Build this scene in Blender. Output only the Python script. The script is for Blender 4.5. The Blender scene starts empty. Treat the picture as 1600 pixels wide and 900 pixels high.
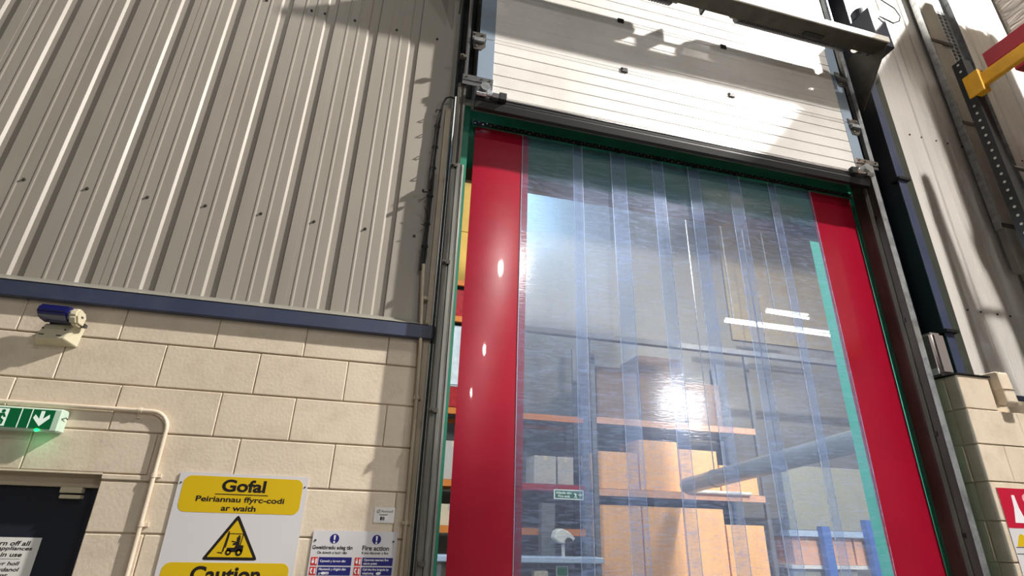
import bpy, bmesh, math, random
from mathutils import Vector, Matrix

random.seed(7)
sc = bpy.context.scene
col = sc.collection

# ------------------------------------------------------------------ camera
def make_camera():
    f, yaw, pitch, roll = 845.2, 0.2423, 0.4097, 0.0300
    fw = Vector((math.sin(yaw) * math.cos(pitch), math.cos(yaw) * math.cos(pitch), math.sin(pitch)))
    r0 = Vector((math.cos(yaw), -math.sin(yaw), 0))
    u0 = r0.cross(fw)
    c, s = math.cos(roll), math.sin(roll)
    rt = r0 * c + u0 * s
    up = u0 * c - r0 * s
    m = Matrix.Identity(4)
    for i in range(3):
        m[i][0], m[i][1], m[i][2] = rt[i], up[i], -fw[i]
    m[0][3], m[1][3], m[2][3] = -0.4872, -3.085, 1.8935
    cd = bpy.data.cameras.new('camera')
    cd.sensor_width = 36.0
    cd.lens = 36.0 * f / 1600.0
    cd.clip_start, cd.clip_end = 0.05, 200
    co = bpy.data.objects.new('camera', cd)
    co.matrix_world = m
    col.objects.link(co)
    sc.camera = co
make_camera()

# ------------------------------------------------------------------ world, lamps, exposure
w = bpy.data.worlds.new('world')
sc.world = w
w.use_nodes = True
w.node_tree.nodes['Background'].inputs[0].default_value = (0.95, 0.93, 0.90, 1)
w.node_tree.nodes['Background'].inputs[1].default_value = 0.07

def area(name, loc, target, power, size, color=(1.0, 0.95, 0.89), shape='DISK', size_y=None, spread=None):
    d = bpy.data.lights.new(name, 'AREA')
    d.energy, d.size, d.color, d.shape = power, size, color, shape
    if size_y:
        d.size_y = size_y
    if spread:
        d.spread = math.radians(spread)   # reflector of the lamp
    o = bpy.data.objects.new(name, d)
    o.location = loc
    o.rotation_euler = (Vector(target) - Vector(loc)).to_track_quat('-Z', 'Y').to_euler()
    col.objects.link(o)
    return o
# high-bay lamps of the hall, one row near the wall and rows further back
area('highbay_light', (7.0, -3.5, 10.0), (2.0, 0.0, 4.5), 2450, 0.30)
area('highbay_light', (3.65, -4.0, 10.0), (3.9, -1.2, 0.0), 225, 0.30, spread=66)
area('highbay_light', (-2.6, -3.5, 10.0), (-2.6, 0.0, 3.0), 45, 0.30)
area('highbay_light', (3.4, -13.0, 9.9), (0.8, 0.0, 3.0), 230, 0.5)
area('highbay_light', (14.1, -20.0, 7.3), (1.5, 0.1, 2.6), 560, 2.2, (0.95, 0.97, 1.0), 'RECTANGLE', 0.4)
area('highbay_light', (3.4, -22.0, 9.9), (0.8, 0.0, 3.0), 130, 0.5)
area('highbay_light', (2.0, -31.0, 9.9), (0.8, 0.0, 3.0), 130, 0.5)
# lights of the store beyond the curtain, two of them added helpers
area('store_light', (0.2, 3.2, 7.6), (3.3, 2.0, 2.0), 150, 0.9, (0.9, 0.95, 1.0))
area('store_light', (-2.6, 1.9, 4.8), (3.4, 0.4, 2.8), 330, 0.6, (0.85, 0.94, 1.0))  # added lamp with no visible fitting, brightens the right jamb
area('store_light', (2.2, 5.7, 8.7), (2.2, 7.2, 8.3), 250, 0.5, (0.34, 0.62, 1.0))  # hidden blue lamp added to make the back wall glow at upper left
area('store_light', (6.6, 3.0, 7.6), (5.4, 5.5, 1.5), 320, 1.0, (1.0, 0.93, 0.82))
sc.view_settings.view_transform = 'Standard'
sc.view_settings.look = 'None'
sc.view_settings.gamma = 1
sc.view_settings.use_curve_mapping = False
sc.view_settings.exposure = -0.12

# ------------------------------------------------------------------ materials
def lin(rgb):
    out = []
    for c in rgb:
        c = c / 255.0
        out.append(c / 12.92 if c <= 0.04045 else ((c + 0.055) / 1.055) ** 2.4)
    return (*out, 1)

def mat(name, rgb, rough=0.6, metal=0.0, var=0.0, vscale=4.0, bump=0.0, bscale=60.0, stretch=(1, 1, 1),
        dirt=None, dirt_amt=0.3, dirt_scale=3.0, emit=None, spec=0.5, coat=0.0, rvar=0.0):
    m = bpy.data.materials.new(name)
    m.use_nodes = True
    nt = m.node_tree
    N, L = nt.nodes, nt.links
    b = N['Principled BSDF']
    base = lin(rgb)
    b.inputs['Base Color'].default_value = base
    b.inputs['Roughness'].default_value = rough
    b.inputs['Metallic'].default_value = metal
    b.inputs['Specular IOR Level'].default_value = spec
    b.inputs['Coat Weight'].default_value = coat
    if emit:
        b.inputs['Emission Color'].default_value = lin(emit[0])
        b.inputs['Emission Strength'].default_value = emit[1]
    if var or bump or dirt or rvar:
        geo = N.new('ShaderNodeNewGeometry')
        mp = N.new('ShaderNodeMapping')
        mp.inputs['Scale'].default_value = stretch
        L.new(geo.outputs['Position'], mp.inputs['Vector'])
    cur = None
    if var:
        n = N.new('ShaderNodeTexNoise')
        n.inputs['Scale'].default_value = vscale
        n.inputs['Detail'].default_value = 5
        L.new(mp.outputs[0], n.inputs['Vector'])
        r = N.new('ShaderNodeMapRange')
        r.inputs['From Min'].default_value, r.inputs['From Max'].default_value = 0.3, 0.7
        r.inputs['To Min'].default_value, r.inputs['To Max'].default_value = 1 - var, 1 + var
        L.new(n.outputs['Fac'], r.inputs['Value'])
        mx = N.new('ShaderNodeMix')
        mx.data_type = 'RGBA'
        mx.blend_type = 'MULTIPLY'
        mx.inputs['Factor'].default_value = 1
        mx.inputs['A'].default_value = base
        L.new(r.outputs[0], mx.inputs['B'])
        cur = mx.outputs['Result']
    if dirt:
        n = N.new('ShaderNodeTexNoise')
        n.inputs['Scale'].default_value = dirt_scale
        n.inputs['Detail'].default_value = 8
        n.inputs['Roughness'].default_value = 0.65
        L.new(mp.outputs[0], n.inputs['Vector'])
        r = N.new('ShaderNodeMapRange')
        r.inputs['From Min'].default_value, r.inputs['From Max'].default_value = 0.48, 0.72
        r.inputs['To Min'].default_value, r.inputs['To Max'].default_value = 0, dirt_amt
        L.new(n.outputs['Fac'], r.inputs['Value'])
        mx = N.new('ShaderNodeMix')
        mx.data_type = 'RGBA'
        L.new(r.outputs[0], mx.inputs['Factor'])
        if cur:
            L.new(cur, mx.inputs['A'])
        else:
            mx.inputs['A'].default_value = base
        mx.inputs['B'].default_value = lin(dirt)
        cur = mx.outputs['Result']
    if cur:
        L.new(cur, b.inputs['Base Color'])
    if rvar:
        n = N.new('ShaderNodeTexNoise')
        n.inputs['Scale'].default_value = vscale * 2
        n.inputs['Detail'].default_value = 4
        L.new(mp.outputs[0], n.inputs['Vector'])
        r = N.new('ShaderNodeMapRange')
        r.inputs['To Min'].default_value, r.inputs['To Max'].default_value = max(0.02, rough - rvar), min(1, rough + rvar)
        L.new(n.outputs['Fac'], r.inputs['Value'])
        L.new(r.outputs[0], b.inputs['Roughness'])
    if bump:
        n = N.new('ShaderNodeTexNoise')
        n.inputs['Scale'].default_value = bscale
        n.inputs['Detail'].default_value = 4
        L.new(mp.outputs[0], n.inputs['Vector'])
        bp = N.new('ShaderNodeBump')
        bp.inputs['Strength'].default_value = bump
        bp.inputs['Distance'].default_value = 0.01
        L.new(n.outputs['Fac'], bp.inputs['Height'])
        L.new(bp.outputs[0], b.inputs['Normal'])
    return m

M = {}
M['block'] = mat('cream_masonry_paint', (220, 205, 184), 0.55, var=0.05, vscale=3, bump=0.14, bscale=60, dirt=(150, 125, 95), dirt_amt=0.22, dirt_scale=9)
M['mortar'] = mat('cream_mortar_paint', (214, 198, 174), 0.65, bump=0.3, bscale=50)
M['clad'] = mat('grey_beige_cladding', (156, 150, 140), 0.46, metal=0.0, var=0.07, vscale=2.0, stretch=(1, 1, 0.25), dirt=(120, 108, 95), dirt_amt=0.25, dirt_scale=2.2, rvar=0.06)
M['clad_r'] = mat('off_white_cladding', (210, 206, 200), 0.5, var=0.03, vscale=1.5)
M['rail_galv'] = mat('streaked_galvanised_rail', (128, 128, 122), 0.38, metal=0.45, var=0.2, vscale=10, stretch=(4, 4, 0.3), dirt=(58, 54, 48), dirt_amt=0.75, dirt_scale=6)
M['dark_flash'] = mat('dark_green_grey_flashing', (58, 62, 54), 0.5, var=0.1)
M['trunking'] = mat('beige_grey_trunking', (150, 146, 136), 0.5, metal=0.2, var=0.12, vscale=6)
M['flash'] = mat('grey_flashing', (150, 148, 138), 0.4, metal=0.2, var=0.06)
M['navy'] = mat('navy_trim_paint', (58, 66, 90), 0.45, var=0.12, vscale=5, dirt=(90, 92, 100), dirt_amt=0.3, dirt_scale=6)
M['navy_d'] = mat('dark_navy_paint', (28, 33, 46), 0.5, var=0.1)
M['galv'] = mat('galvanised_steel', (166, 170, 172), 0.34, metal=0.6, var=0.18, vscale=14, dirt=(70, 66, 60), dirt_amt=0.6, dirt_scale=11, rvar=0.1)
M['galv_d'] = mat('dirty_galvanised_steel', (74, 70, 62), 0.6, metal=0.15, var=0.25, vscale=8, dirt=(40, 34, 28), dirt_amt=0.8, dirt_scale=5, stretch=(1, 1, 0.3))
M['cream_metal'] = mat('cream_painted_steel', (196, 182, 158), 0.45, var=0.08, dirt=(120, 104, 84), dirt_amt=0.3)
M['black'] = mat('black_rubber', (15, 14, 14), 0.6, var=0.15)
M['black_metal'] = mat('black_steel', (30, 30, 32), 0.4, metal=0.3, var=0.2, vscale=20)
M['alu'] = mat('aluminium', (190, 190, 192), 0.25, metal=0.9, var=0.1, vscale=20)
M['door'] = mat('off_white_stucco_steel', (225, 222, 217), 0.3, var=0.03, vscale=6, bump=0.25, bscale=160, dirt=(160, 152, 142), dirt_amt=0.22, dirt_scale=2.5)
M['stile'] = mat('blue_grey_end_stile', (140, 156, 172), 0.4, metal=0.2, var=0.05)
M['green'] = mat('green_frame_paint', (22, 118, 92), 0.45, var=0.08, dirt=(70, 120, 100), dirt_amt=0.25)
M['green_lit'] = mat('green_frame_paint_lit', (60, 186, 156), 0.4, var=0.05)  # same frame paint as green, lightened for store light on the inner jamb
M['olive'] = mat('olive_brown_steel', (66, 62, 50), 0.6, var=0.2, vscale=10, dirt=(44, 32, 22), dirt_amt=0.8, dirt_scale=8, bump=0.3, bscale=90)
M['lit_edge'] = mat('lit_steel_edge', (200, 196, 186), 0.5, var=0.12, vscale=10)  # pale colour stands for lamplight on the olive beam's front lip
M['beige_plastic'] = mat('beige_plastic', (206, 198, 170), 0.45, var=0.02)
M['blue_plastic'] = mat('dark_blue_gloss_plastic', (24, 26, 86), 0.15, coat=0.5)
M['white_plastic'] = mat('white_plastic', (226, 226, 220), 0.4)
M['dark_grey'] = mat('dark_grey', (52, 52, 52), 0.5)
M['grey_plastic'] = mat('warm_grey_plastic', (128, 120, 118), 0.4, var=0.04)
M['white'] = mat('sign_white', (214, 212, 214), 0.4)
M['paper'] = mat('white_paper', (228, 226, 222), 0.7)
M['yellow'] = mat('sign_yellow', (214, 180, 18), 0.4)
M['ink'] = mat('black_print', (22, 14, 14), 0.5)
M['ink_grey'] = mat('grey_print', (150, 146, 144), 0.5)
M['blue_print'] = mat('blue_print', (32, 34, 118), 0.4)
M['red_print'] = mat('red_print', (206, 50, 52), 0.4)
M['green_print'] = mat('green_print', (20, 110, 62), 0.4)
M['white_print'] = mat('white_print', (236, 236, 240), 0.4)
M['pink_print'] = mat('pink_print', (236, 176, 186), 0.5)
M['poster_red'] = mat('poster_red', (190, 24, 56), 0.4)
M['exit_green'] = mat('exit_sign_green', (8, 92, 52), 0.3, emit=((10, 110, 60), 0.15))
M['exit_white'] = mat('exit_sign_white', (222, 238, 226), 0.3, emit=((225, 240, 228), 0.3))
M['exit_body'] = mat('exit_sign_body', (196, 220, 200), 0.35)
M['led'] = mat('green_led', (30, 255, 120), 0.3, emit=((10, 255, 90), 6.0))
M['rack_blue'] = mat('blue_rack_paint', (70, 108, 184), 0.45, var=0.08)
M['rack_black'] = mat('black_rack_paint', (28, 28, 28), 0.5, var=0.1)
M['rack_yellow'] = mat('yellow_rack_paint', (226, 166, 24), 0.45, var=0.1, vscale=8, dirt=(150, 100, 20), dirt_amt=0.3)
M['rack_red'] = mat('red_pallet_plastic', (164, 26, 44), 0.45, var=0.08)
M['rack_orange'] = mat('orange_rack_paint', (214, 128, 52), 0.5, var=0.1)
M['hole'] = mat('pale_hole_sticker', (196, 192, 184), 0.6)
M['carton_peach'] = mat('peach_cardboard', (250, 190, 130), 0.75, var=0.08, vscale=3, stretch=(8, 8, 0.6))
M['carton_brown'] = mat('dull_brown_cardboard', (132, 108, 92), 0.75, var=0.15, vscale=3)
M['ochre_panel'] = mat('ochre_wall_panel', (138, 124, 96), 0.7, var=0.1)
M['carton_cream'] = mat('cream_cardboard', (214, 200, 172), 0.75, var=0.05)
M['carton_grey'] = mat('grey_cardboard', (186, 182, 176), 0.75, var=0.05)
M['carton_ochre'] = mat('ochre_cardboard', (168, 136, 58), 0.75, var=0.1)
M['carton_pink'] = mat('pinkish_cardboard', (226, 172, 140), 0.75, var=0.08)
M['shrink_red'] = mat('red_wrapped_goods', (170, 40, 46), 0.35, var=0.25, vscale=12)
M['shrink_white'] = mat('white_wrapped_goods', (214, 226, 232), 0.3, var=0.12, vscale=9)
M['panel_olive'] = mat('grey_olive_panel', (150, 150, 134), 0.6, var=0.05)
M['store_wall'] = mat('store_wall_paint', (118, 115, 108), 0.7, var=0.08, vscale=1.5)
M['concrete'] = mat('grey_concrete_floor', (128, 124, 118), 0.5, var=0.1, vscale=1.2)
M['lamp'] = mat('lit_tube', (255, 255, 255), 0.5, emit=((245, 250, 255), 5.0))
M['daylight'] = mat('daylit_rooflight', (220, 235, 255), 0.5, emit=((190, 226, 255), 1.9))
M['daylight_dull'] = mat('dull_rooflight', (200, 215, 235), 0.5, emit=((172, 205, 245), 0.85))
M['daylight_dim'] = mat('dirty_rooflight', (180, 195, 215), 0.5, emit=((165, 192, 228), 0.35))
M['store_steel'] = mat('store_grey_steel', (120, 122, 124), 0.5, metal=0.3, var=0.1)
M['batten'] = mat('brown_timber', (150, 112, 78), 0.7, var=0.15, vscale=8)
M['duct'] = mat('dull_galvanised_duct', (156, 164, 168), 0.24, metal=0.35, var=0.1, vscale=5)
M['screen'] = mat('dark_screen', (40, 44, 50), 0.2)
M['sky_blue'] = mat('pale_blue_steel', (176, 196, 220), 0.4)

def wrap_mat(name, rgb):
    m = mat(name, rgb, 0.25, var=0.10, vscale=3, bump=0.0)
    nt = m.node_tree
    N, L = nt.nodes, nt.links
    b = N['Principled BSDF']
    tc = N.new('ShaderNodeTexCoord')
    mp = N.new('ShaderNodeMapping')
    mp.inputs['Rotation'].default_value = (0.3, 0.2, 0.4)
    mp.inputs['Scale'].default_value = (3, 3, 14)
    L.new(tc.outputs['Object'], mp.inputs['Vector'])
    n = N.new('ShaderNodeTexNoise')
    n.inputs['Scale'].default_value = 1.6
    n.inputs['Detail'].default_value = 3
    n.inputs['Distortion'].default_value = 0.6
    L.new(mp.outputs[0], n.inputs['Vector'])
    bp = N.new('ShaderNodeBump')
    bp.inputs['Strength'].default_value = 0.7
    bp.inputs['Distance'].default_value = 0.03
    L.new(n.outputs['Fac'], bp.inputs['Height'])
    L.new(bp.outputs[0], b.inputs['Normal'])
    return m
M['wrap'] = wrap_mat('stretch_wrap_white', (206, 198, 188))

def red_pvc():
    m = mat('red_pvc', (160, 18, 45), 0.24, var=0.06, vscale=3, coat=0.3, bump=0.06, bscale=7, stretch=(1, 1, 1.6))
    return m
M['red_pvc'] = red_pvc()

def clear_pvc():
    """scratched clear PVC: see-through, mirror gloss, and a milky haze of scratches"""
    m = bpy.data.materials.new('scratched_clear_pvc')
    m.use_nodes = True
    nt = m.node_tree
    N, L = nt.nodes, nt.links
    N.remove(N['Principled BSDF'])
    out = N['Material Output']
    geo = N.new('ShaderNodeNewGeometry')
    def noise(scale, stretch, detail=6, dist=0.0, lo=0.4, hi=0.75):
        mp = N.new('ShaderNodeMapping')
        mp.inputs['Scale'].default_value = stretch
        L.new(geo.outputs['Position'], mp.inputs['Vector'])
        n = N.new('ShaderNodeTexNoise')
        n.inputs['Scale'].default_value = scale
        n.inputs['Detail'].default_value = detail
        n.inputs['Distortion'].default_value = dist
        L.new(mp.outputs[0], n.inputs['Vector'])
        r = N.new('ShaderNodeMapRange')
        r.inputs['From Min'].default_value, r.inputs['From Max'].default_value = lo, hi
        L.new(n.outputs['Fac'], r.inputs['Value'])
        return r.outputs[0], n.outputs['Fac']
    cloud, _ = noise(1.4, (1, 1, 0.8), 6, 0.5, 0.35, 0.75)
    scr, scr_raw = noise(9, (1.0, 1.0, 7.0), 7, 1.2, 0.45, 0.8)
    fine, fine_raw = noise(30, (3.0, 1.0, 1.0), 6, 1.0, 0.55, 0.8)
    def math_(op, a, b):
        n = N.new('ShaderNodeMath')
        n.operation = op
        for i, v in enumerate((a, b)):
            if isinstance(v, (int, float)):
                n.inputs[i].default_value = v
            else:
                L.new(v, n.inputs[i])
        return n.outputs[0]
    haze = math_('ADD', 0.07, math_('ADD', math_('MULTIPLY', cloud, 0.08), math_('ADD', math_('MULTIPLY', scr, 0.20), math_('MULTIPLY', fine, 0.12))))
    tr = N.new('ShaderNodeBsdfTransparent')
    tr.inputs[0].default_value = (0.95, 0.97, 0.985, 1)
    df = N.new('ShaderNodeBsdfDiffuse')
    df.inputs[0].default_value = (0.52, 0.65, 0.98, 1)
    tl = N.new('ShaderNodeBsdfTranslucent')
    tl.inputs[0].default_value = (0.52, 0.66, 1.0, 1)
    mdt = N.new('ShaderNodeMixShader')
    mdt.inputs[0].default_value = 0.5
    L.new(df.outputs[0], mdt.inputs[1])
    L.new(tl.outputs[0], mdt.inputs[2])
    body = N.new('ShaderNodeMixShader')
    L.new(haze, body.inputs[0])
    L.new(tr.outputs[0], body.inputs[1])
    L.new(mdt.outputs[0], body.inputs[2])
    bp = N.new('ShaderNodeBump')
    bp.inputs['Strength'].default_value = 0.05
    bp.inputs['Distance'].default_value = 0.01
    L.new(scr_raw, bp.inputs['Height'])
    mg_fac = 0.55
    g1 = N.new('ShaderNodeBsdfGlossy')
    g1.inputs['Roughness'].default_value = 0.08
    g2 = N.new('ShaderNodeBsdfGlossy')
    g2.inputs['Roughness'].default_value = 0.26
    L.new(bp.outputs[0], g1.inputs['Normal'])
    mg = N.new('ShaderNodeMixShader')
    mg.inputs[0].default_value = mg_fac
    L.new(g1.outputs[0], mg.inputs[1])
    L.new(g2.outputs[0], mg.inputs[2])
    fr = N.new('ShaderNodeFresnel')
    # the index is turned over on the sheet's inner side so that no ray is trapped in the thin sheet
    io = N.new('ShaderNodeMapRange')
    io.inputs['To Min'].default_value, io.inputs['To Max'].default_value = 1.5, 1 / 1.5
    L.new(geo.outputs['Backfacing'], io.inputs['Value'])
    L.new(io.outputs[0], fr.inputs[0])
    fin = N.new('ShaderNodeMixShader')
    L.new(fr.outputs[0], fin.inputs[0])
    L.new(body.outputs[0], fin.inputs[1])
    L.new(mg.outputs[0], fin.inputs[2])
    L.new(fin.outputs[0], out.inputs['Surface'])
    return m
M['pvc'] = clear_pvc()
M['pvc_edge'] = mat('frosted_pvc_edge', (196, 210, 236), 0.3)

# ------------------------------------------------------------------ mesh helpers
class MB:
    def __init__(self):
        self.v, self.f = [], []
    def add(self, vs, fs):
        n = len(self.v)
        self.v += [tuple(p) for p in vs]
        self.f += [tuple(i + n for i in f) for f in fs]
        return self
    def box(self, x0, x1, y0, y1, z0, z1):
        return self.add([(x0, y0, z0), (x1, y0, z0), (x1, y1, z0), (x0, y1, z0), (x0, y0, z1), (x1, y0, z1), (x1, y1, z1), (x0, y1, z1)],
                        [(0, 3, 2, 1), (4, 5, 6, 7), (0, 1, 5, 4), (1, 2, 6, 5), (2, 3, 7, 6), (3, 0, 4, 7)])
    def prism(self, poly, a, b, axis):
        """poly extruded along an axis; poly coordinates are the two others in x, y, z order"""
        def P(p, t):
            return {'x': (t, p[0], p[1]), 'y': (p[0], t, p[1]), 'z': (p[0], p[1], t)}[axis]
        n = len(poly)
        vs = [P(p, a) for p in poly] + [P(p, b) for p in poly]
        fs = [tuple(range(n)), tuple(range(2 * n - 1, n - 1, -1))]
        fs += [(i, i + n, (i + 1) % n + n, (i + 1) % n) for i in range(n)]
        return self.add(vs, fs)
    def tube(self, pts, r, seg=10, cap=True):
        pts = [Vector(p) for p in pts]
        rings = []
        ref = None
        for i, p in enumerate(pts):
            d = (pts[min(i + 1, len(pts) - 1)] - pts[max(i - 1, 0)]).normalized()
            if ref is None:
                ref = Vector((0, 0, 1)) if abs(d.z) < 0.9 else Vector((1, 0, 0))
            a = (ref - d * ref.dot(d)).normalized()
            ref = a
            b = d.cross(a)
            rr = r[i] if isinstance(r, (list, tuple)) else r
            rings.append([p + (a * math.cos(t) + b * math.sin(t)) * rr for t in (2 * math.pi * k / seg for k in range(seg))])
        vs = [q for ring in rings for q in ring]
        fs = []
        for i in range(len(rings) - 1):
            for k in range(seg):
                k2 = (k + 1) % seg
                fs.append((i * seg + k, i * seg + k2, (i + 1) * seg + k2, (i + 1) * seg + k))
        if cap:
            fs.append(tuple(range(seg - 1, -1, -1)))
            fs.append(tuple((len(rings) - 1) * seg + k for k in range(seg)))
        return self.add(vs, fs)
    def cyl(self, c, axis, r, h, seg=14):
        d = {'x': Vector((h / 2, 0, 0)), 'y': Vector((0, h / 2, 0)), 'z': Vector((0, 0, h / 2))}[axis]
        c = Vector(c)
        return self.tube([c - d, c + d], r, seg)
    def build(self, name, m, parent=None, bevel=0, smooth=False, seg=1, origin=None):
        me = bpy.data.meshes.new(name)
        o3 = Vector(origin) if origin else Vector((0, 0, 0))
        me.from_pydata([(p[0] - o3.x, p[1] - o3.y, p[2] - o3.z) for p in self.v], [], self.f)
        bm = bmesh.new()
        bm.from_mesh(me)
        bmesh.ops.recalc_face_normals(bm, faces=bm.faces)
        if bevel:
            bmesh.ops.bevel(bm, geom=bm.edges[:], offset=bevel, segments=seg, affect='EDGES', clamp_overlap=True)
        bm.to_mesh(me)
        bm.free()
        me.materials.append(M[m])
        o = bpy.data.objects.new(name, me)
        col.objects.link(o)
        if smooth:
            for p in me.polygons:
                p.use_smooth = True
            me.set_sharp_from_angle(angle=math.radians(40))
        link(o, parent, o3)
        return o

def link(o, parent, pos):
    """parts hang on their thing without moving: things sit unrotated, so local = world - origin of the parents"""
    p = Vector(pos)
    if parent is not None:
        o.parent = parent
        q = parent
        while q is not None:
            p = p - q.location
            q = q.parent
    o.location = p

def tag(o, label, cat, group=None):
    o['label'], o['category'] = label, cat
    if group:
        o['group'] = group
    return o

def thing(name, loc, label, cat, group=None):
    o = bpy.data.objects.new(name, None)
    o.empty_display_size = 0.1
    o.location = loc
    col.objects.link(o)
    return tag(o, label, cat, group)

def struct(name, loc=(0, 0, 0)):
    o = bpy.data.objects.new(name, None)
    o.location = loc
    o['kind'] = 'structure'
    col.objects.link(o)
    return o

def dup(o, parent, delta=(0, 0, 0)):
    c = o.copy()
    col.objects.link(c)
    c.parent = parent
    c.location = Vector(o.location) + Vector(delta)
    return c

def rrect(x0, x1, z0, z1, r, n=6):
    pts = []
    for cx, cz, a0 in ((x1 - r, z0 + r, -90), (x1 - r, z1 - r, 0), (x0 + r, z1 - r, 90), (x0 + r, z0 + r, 180)):
        for k in range(n + 1):
            a = math.radians(a0 + 90 * k / n)
            pts.append((cx + r * math.cos(a), cz + r * math.sin(a)))
    return pts

def lettering(s, x0, x1, z0, z1, y, m, parent, bold=0.0, name='lettering', shear=0.0, extrude=0.0006):
    """text fitted into the rectangle x0..x1, z0..z1 (the box of its ink) on a plane facing -y"""
    cu = bpy.data.curves.new('text', 'FONT')
    cu.body = s
    cu.size = 1
    cu.offset = bold
    cu.shear = shear
    cu.extrude = 0
    t = bpy.data.objects.new('text', cu)
    col.objects.link(t)
    bpy.context.view_layer.update()
    me = bpy.data.meshes.new_from_object(t.evaluated_get(bpy.context.evaluated_depsgraph_get()))
    bpy.data.objects.remove(t)
    xs = [v.co.x for v in me.vertices]
    ys = [v.co.y for v in me.vertices]
    a, b, c, d = min(xs), max(xs), min(ys), max(ys)
    for v in me.vertices:
        v.co = Vector((x0 + (v.co.x - a) / (b - a) * (x1 - x0), y - extrude, z0 + (v.co.y - c) / (d - c) * (z1 - z0)))
    me.materials.clear()
    me.materials.append(M[m])
    me.name = name
    o = bpy.data.objects.new(name, me)
    col.objects.link(o)
    link(o, parent, (0, 0, 0))
    return o

# ------------------------------------------------------------------ setting: floor, far hall side, store beyond
MB().box(-9, 16, -26, 12, -0.1, 0).build('floor', 'concrete')['kind'] = 'structure'

# left wall: painted blockwork below, profiled sheeting above
wall_left = struct('wall_left')
mb = MB()
mb.box(-5.0, -2.62, 0.012, 0.30, 0, 2.90)
mb.box(-1.684, -0.24, 0.012, 0.30, 0, 2.90)
mb.box(-2.62, -1.684, 0.012, 0.30, 2.06, 2.90)
mb.build('mortar_backing', 'mortar', wall_left)

block_cache = {}
def block(parent, x0, x1, z0, z1, y=0.0, depth=0.10, gap=0.0035, face='y'):
    w_, h_ = round(x1 - x0 - 0.003, 3), round(z1 - z0 - 2 * gap, 3)
    key = (w_, h_, depth, face)
    if key not in block_cache:
        m_ = MB()
        if face == 'y':
            m_.box(-w_ / 2, w_ / 2, 0, depth, -h_ / 2, h_ / 2)
        else:
            m_.box(0, depth, -w_ / 2, w_ / 2, -h_ / 2, h_ / 2)
        o = m_.build('block', 'block', parent, bevel=0.004)
        block_cache[key] = o.data
    else:
        o = bpy.data.objects.new('block', block_cache[key])
        col.objects.link(o)
        o.parent = parent
    jig = random.uniform(-0.0016, 0.0016)
    if face == 'y':
        o.location = ((x0 + x1) / 2, y + jig, (z0 + z1) / 2)
    else:
        o.location = (y + jig, (x0 + x1) / 2, (z0 + z1) / 2)
    return o

def course(parent, z0, z1, joints, y=0.0):
    for a, b in zip(joints[:-1], joints[1:]):
        block(parent, a, b, z0, z1, y)

full = [-4.95 + 0.45 * k for k in range(11)]
courses = {
    12: [-4.95, -4.5, -4.05, -3.6, -3.15, -2.7, -2.25, -1.8, -1.35, -0.9, -0.45, -0.24],
    11: [-4.725, -4.275, -3.825, -3.375, -2.925, -2.475, -2.02, -1.57, -1.113, -0.655, -0.24],
    10: [-4.95, -4.5, -4.05, -3.6, -3.15, -2.63, -2.17, -1.718, -1.255, -0.893, -0.416, -0.24],
    9: [-4.725, -4.275, -3.825, -3.375, -2.925, -2.475, -2.02, -1.50, -1.12, -0.658, -0.24],
}
for k in range(0, 9):
    off = 0.0 if k % 2 else 0.225
    left = [-4.95 + off + 0.45 * i for i in range(6)]
    left = [x for x in left if x < -2.7] + [-2.62]
    right = [-1.684] + [x for x in [-1.44 + off + 0.45 * i for i in range(4)] if x < -0.3] + [-0.24]
    courses[k] = (left, right)
for k, j in courses.items():
    z0, z1 = 0.225 * k, min(0.225 * (k + 1), 2.895)
    if isinstance(j, tuple):
        for jj in j:
            course(wall_left, z0, z1, jj)
    elif k == 9:
        # the course over the door: blocks sit on a lintel that is a little lower
        course(wall_left, z0 + 0.03, z1, [x for x in j if x <= -1.4])
        course(wall_left, z0, z1, [x for x in j if x >= -1.51])
    else:
        course(wall_left, z0, z1, j)
MB().box(-1.684, -1.46, -0.004, 0.10, 2.029, 2.053).build('slip', 'block', wall_left, bevel=0.004)
MB().box(-2.62, -1.684, 0.0, 0.30, 2.05, 2.058).build('lintel_soffit', 'block', wall_left)

# profiled sheets: recessed channels every 0.303 m, two faint swages between
RIBS = [-2.316 + 0.303 * k for k in range(-9, 8)]
def profile(x0, x1, ribs, depth=0.014, y=0.0, w_=0.066):
    pts = [(x0, y)]
    for r in ribs:
        if r - w_ - 0.014 <= x0 or r + 0.012 >= x1:
            continue
        for s in (r - 0.215, r - 0.140):
            if s - 0.004 > x0 and s + 0.004 < x1:
                pts += [(s - 0.010, y), (s - 0.003, y - 0.0028), (s + 0.005, y - 0.0028), (s + 0.012, y)]
        pts += [(r - w_ - 0.008, y), (r - w_ + 0.004, y + depth), (r - 0.006, y + depth), (r + 0.002, y)]
    pts.append((x1, y))
    return pts
def sheet(parent, x0, x1, z0, z1, ribs, m, y=0.0, t=0.006):
    p = profile(x0, x1, ribs, y=y)
    poly = p + [(a, b + t) for a, b in reversed(p)]
    return MB_strip(p, t, z0, z1).build('cladding_sheet', m, parent)
def MB_strip(p, t, z0, z1):
    m_ = MB()
    n = len(p)
    vs = []
    for z in (z0, z1):
        vs += [(a, b, z) for a, b in p]
        vs += [(a, b + t, z) for a, b in p]
    fs = []
    for i in range(n - 1):
        fs.append((i, i + 1, 2 * n + i + 1, 2 * n + i))
        fs.append((n + i + 1, n + i, 3 * n + i, 3 * n + i + 1))
        fs.append((i + 1, i, n + i, n + i + 1))
        fs.append((2 * n + i, 2 * n + i + 1, 3 * n + i + 1, 3 * n + i))
    fs += [(0, 2 * n, 3 * n, n), (n - 1, 2 * n - 1, 4 * n - 1, 3 * n - 1)]
    return m_.add(vs, fs)

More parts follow.
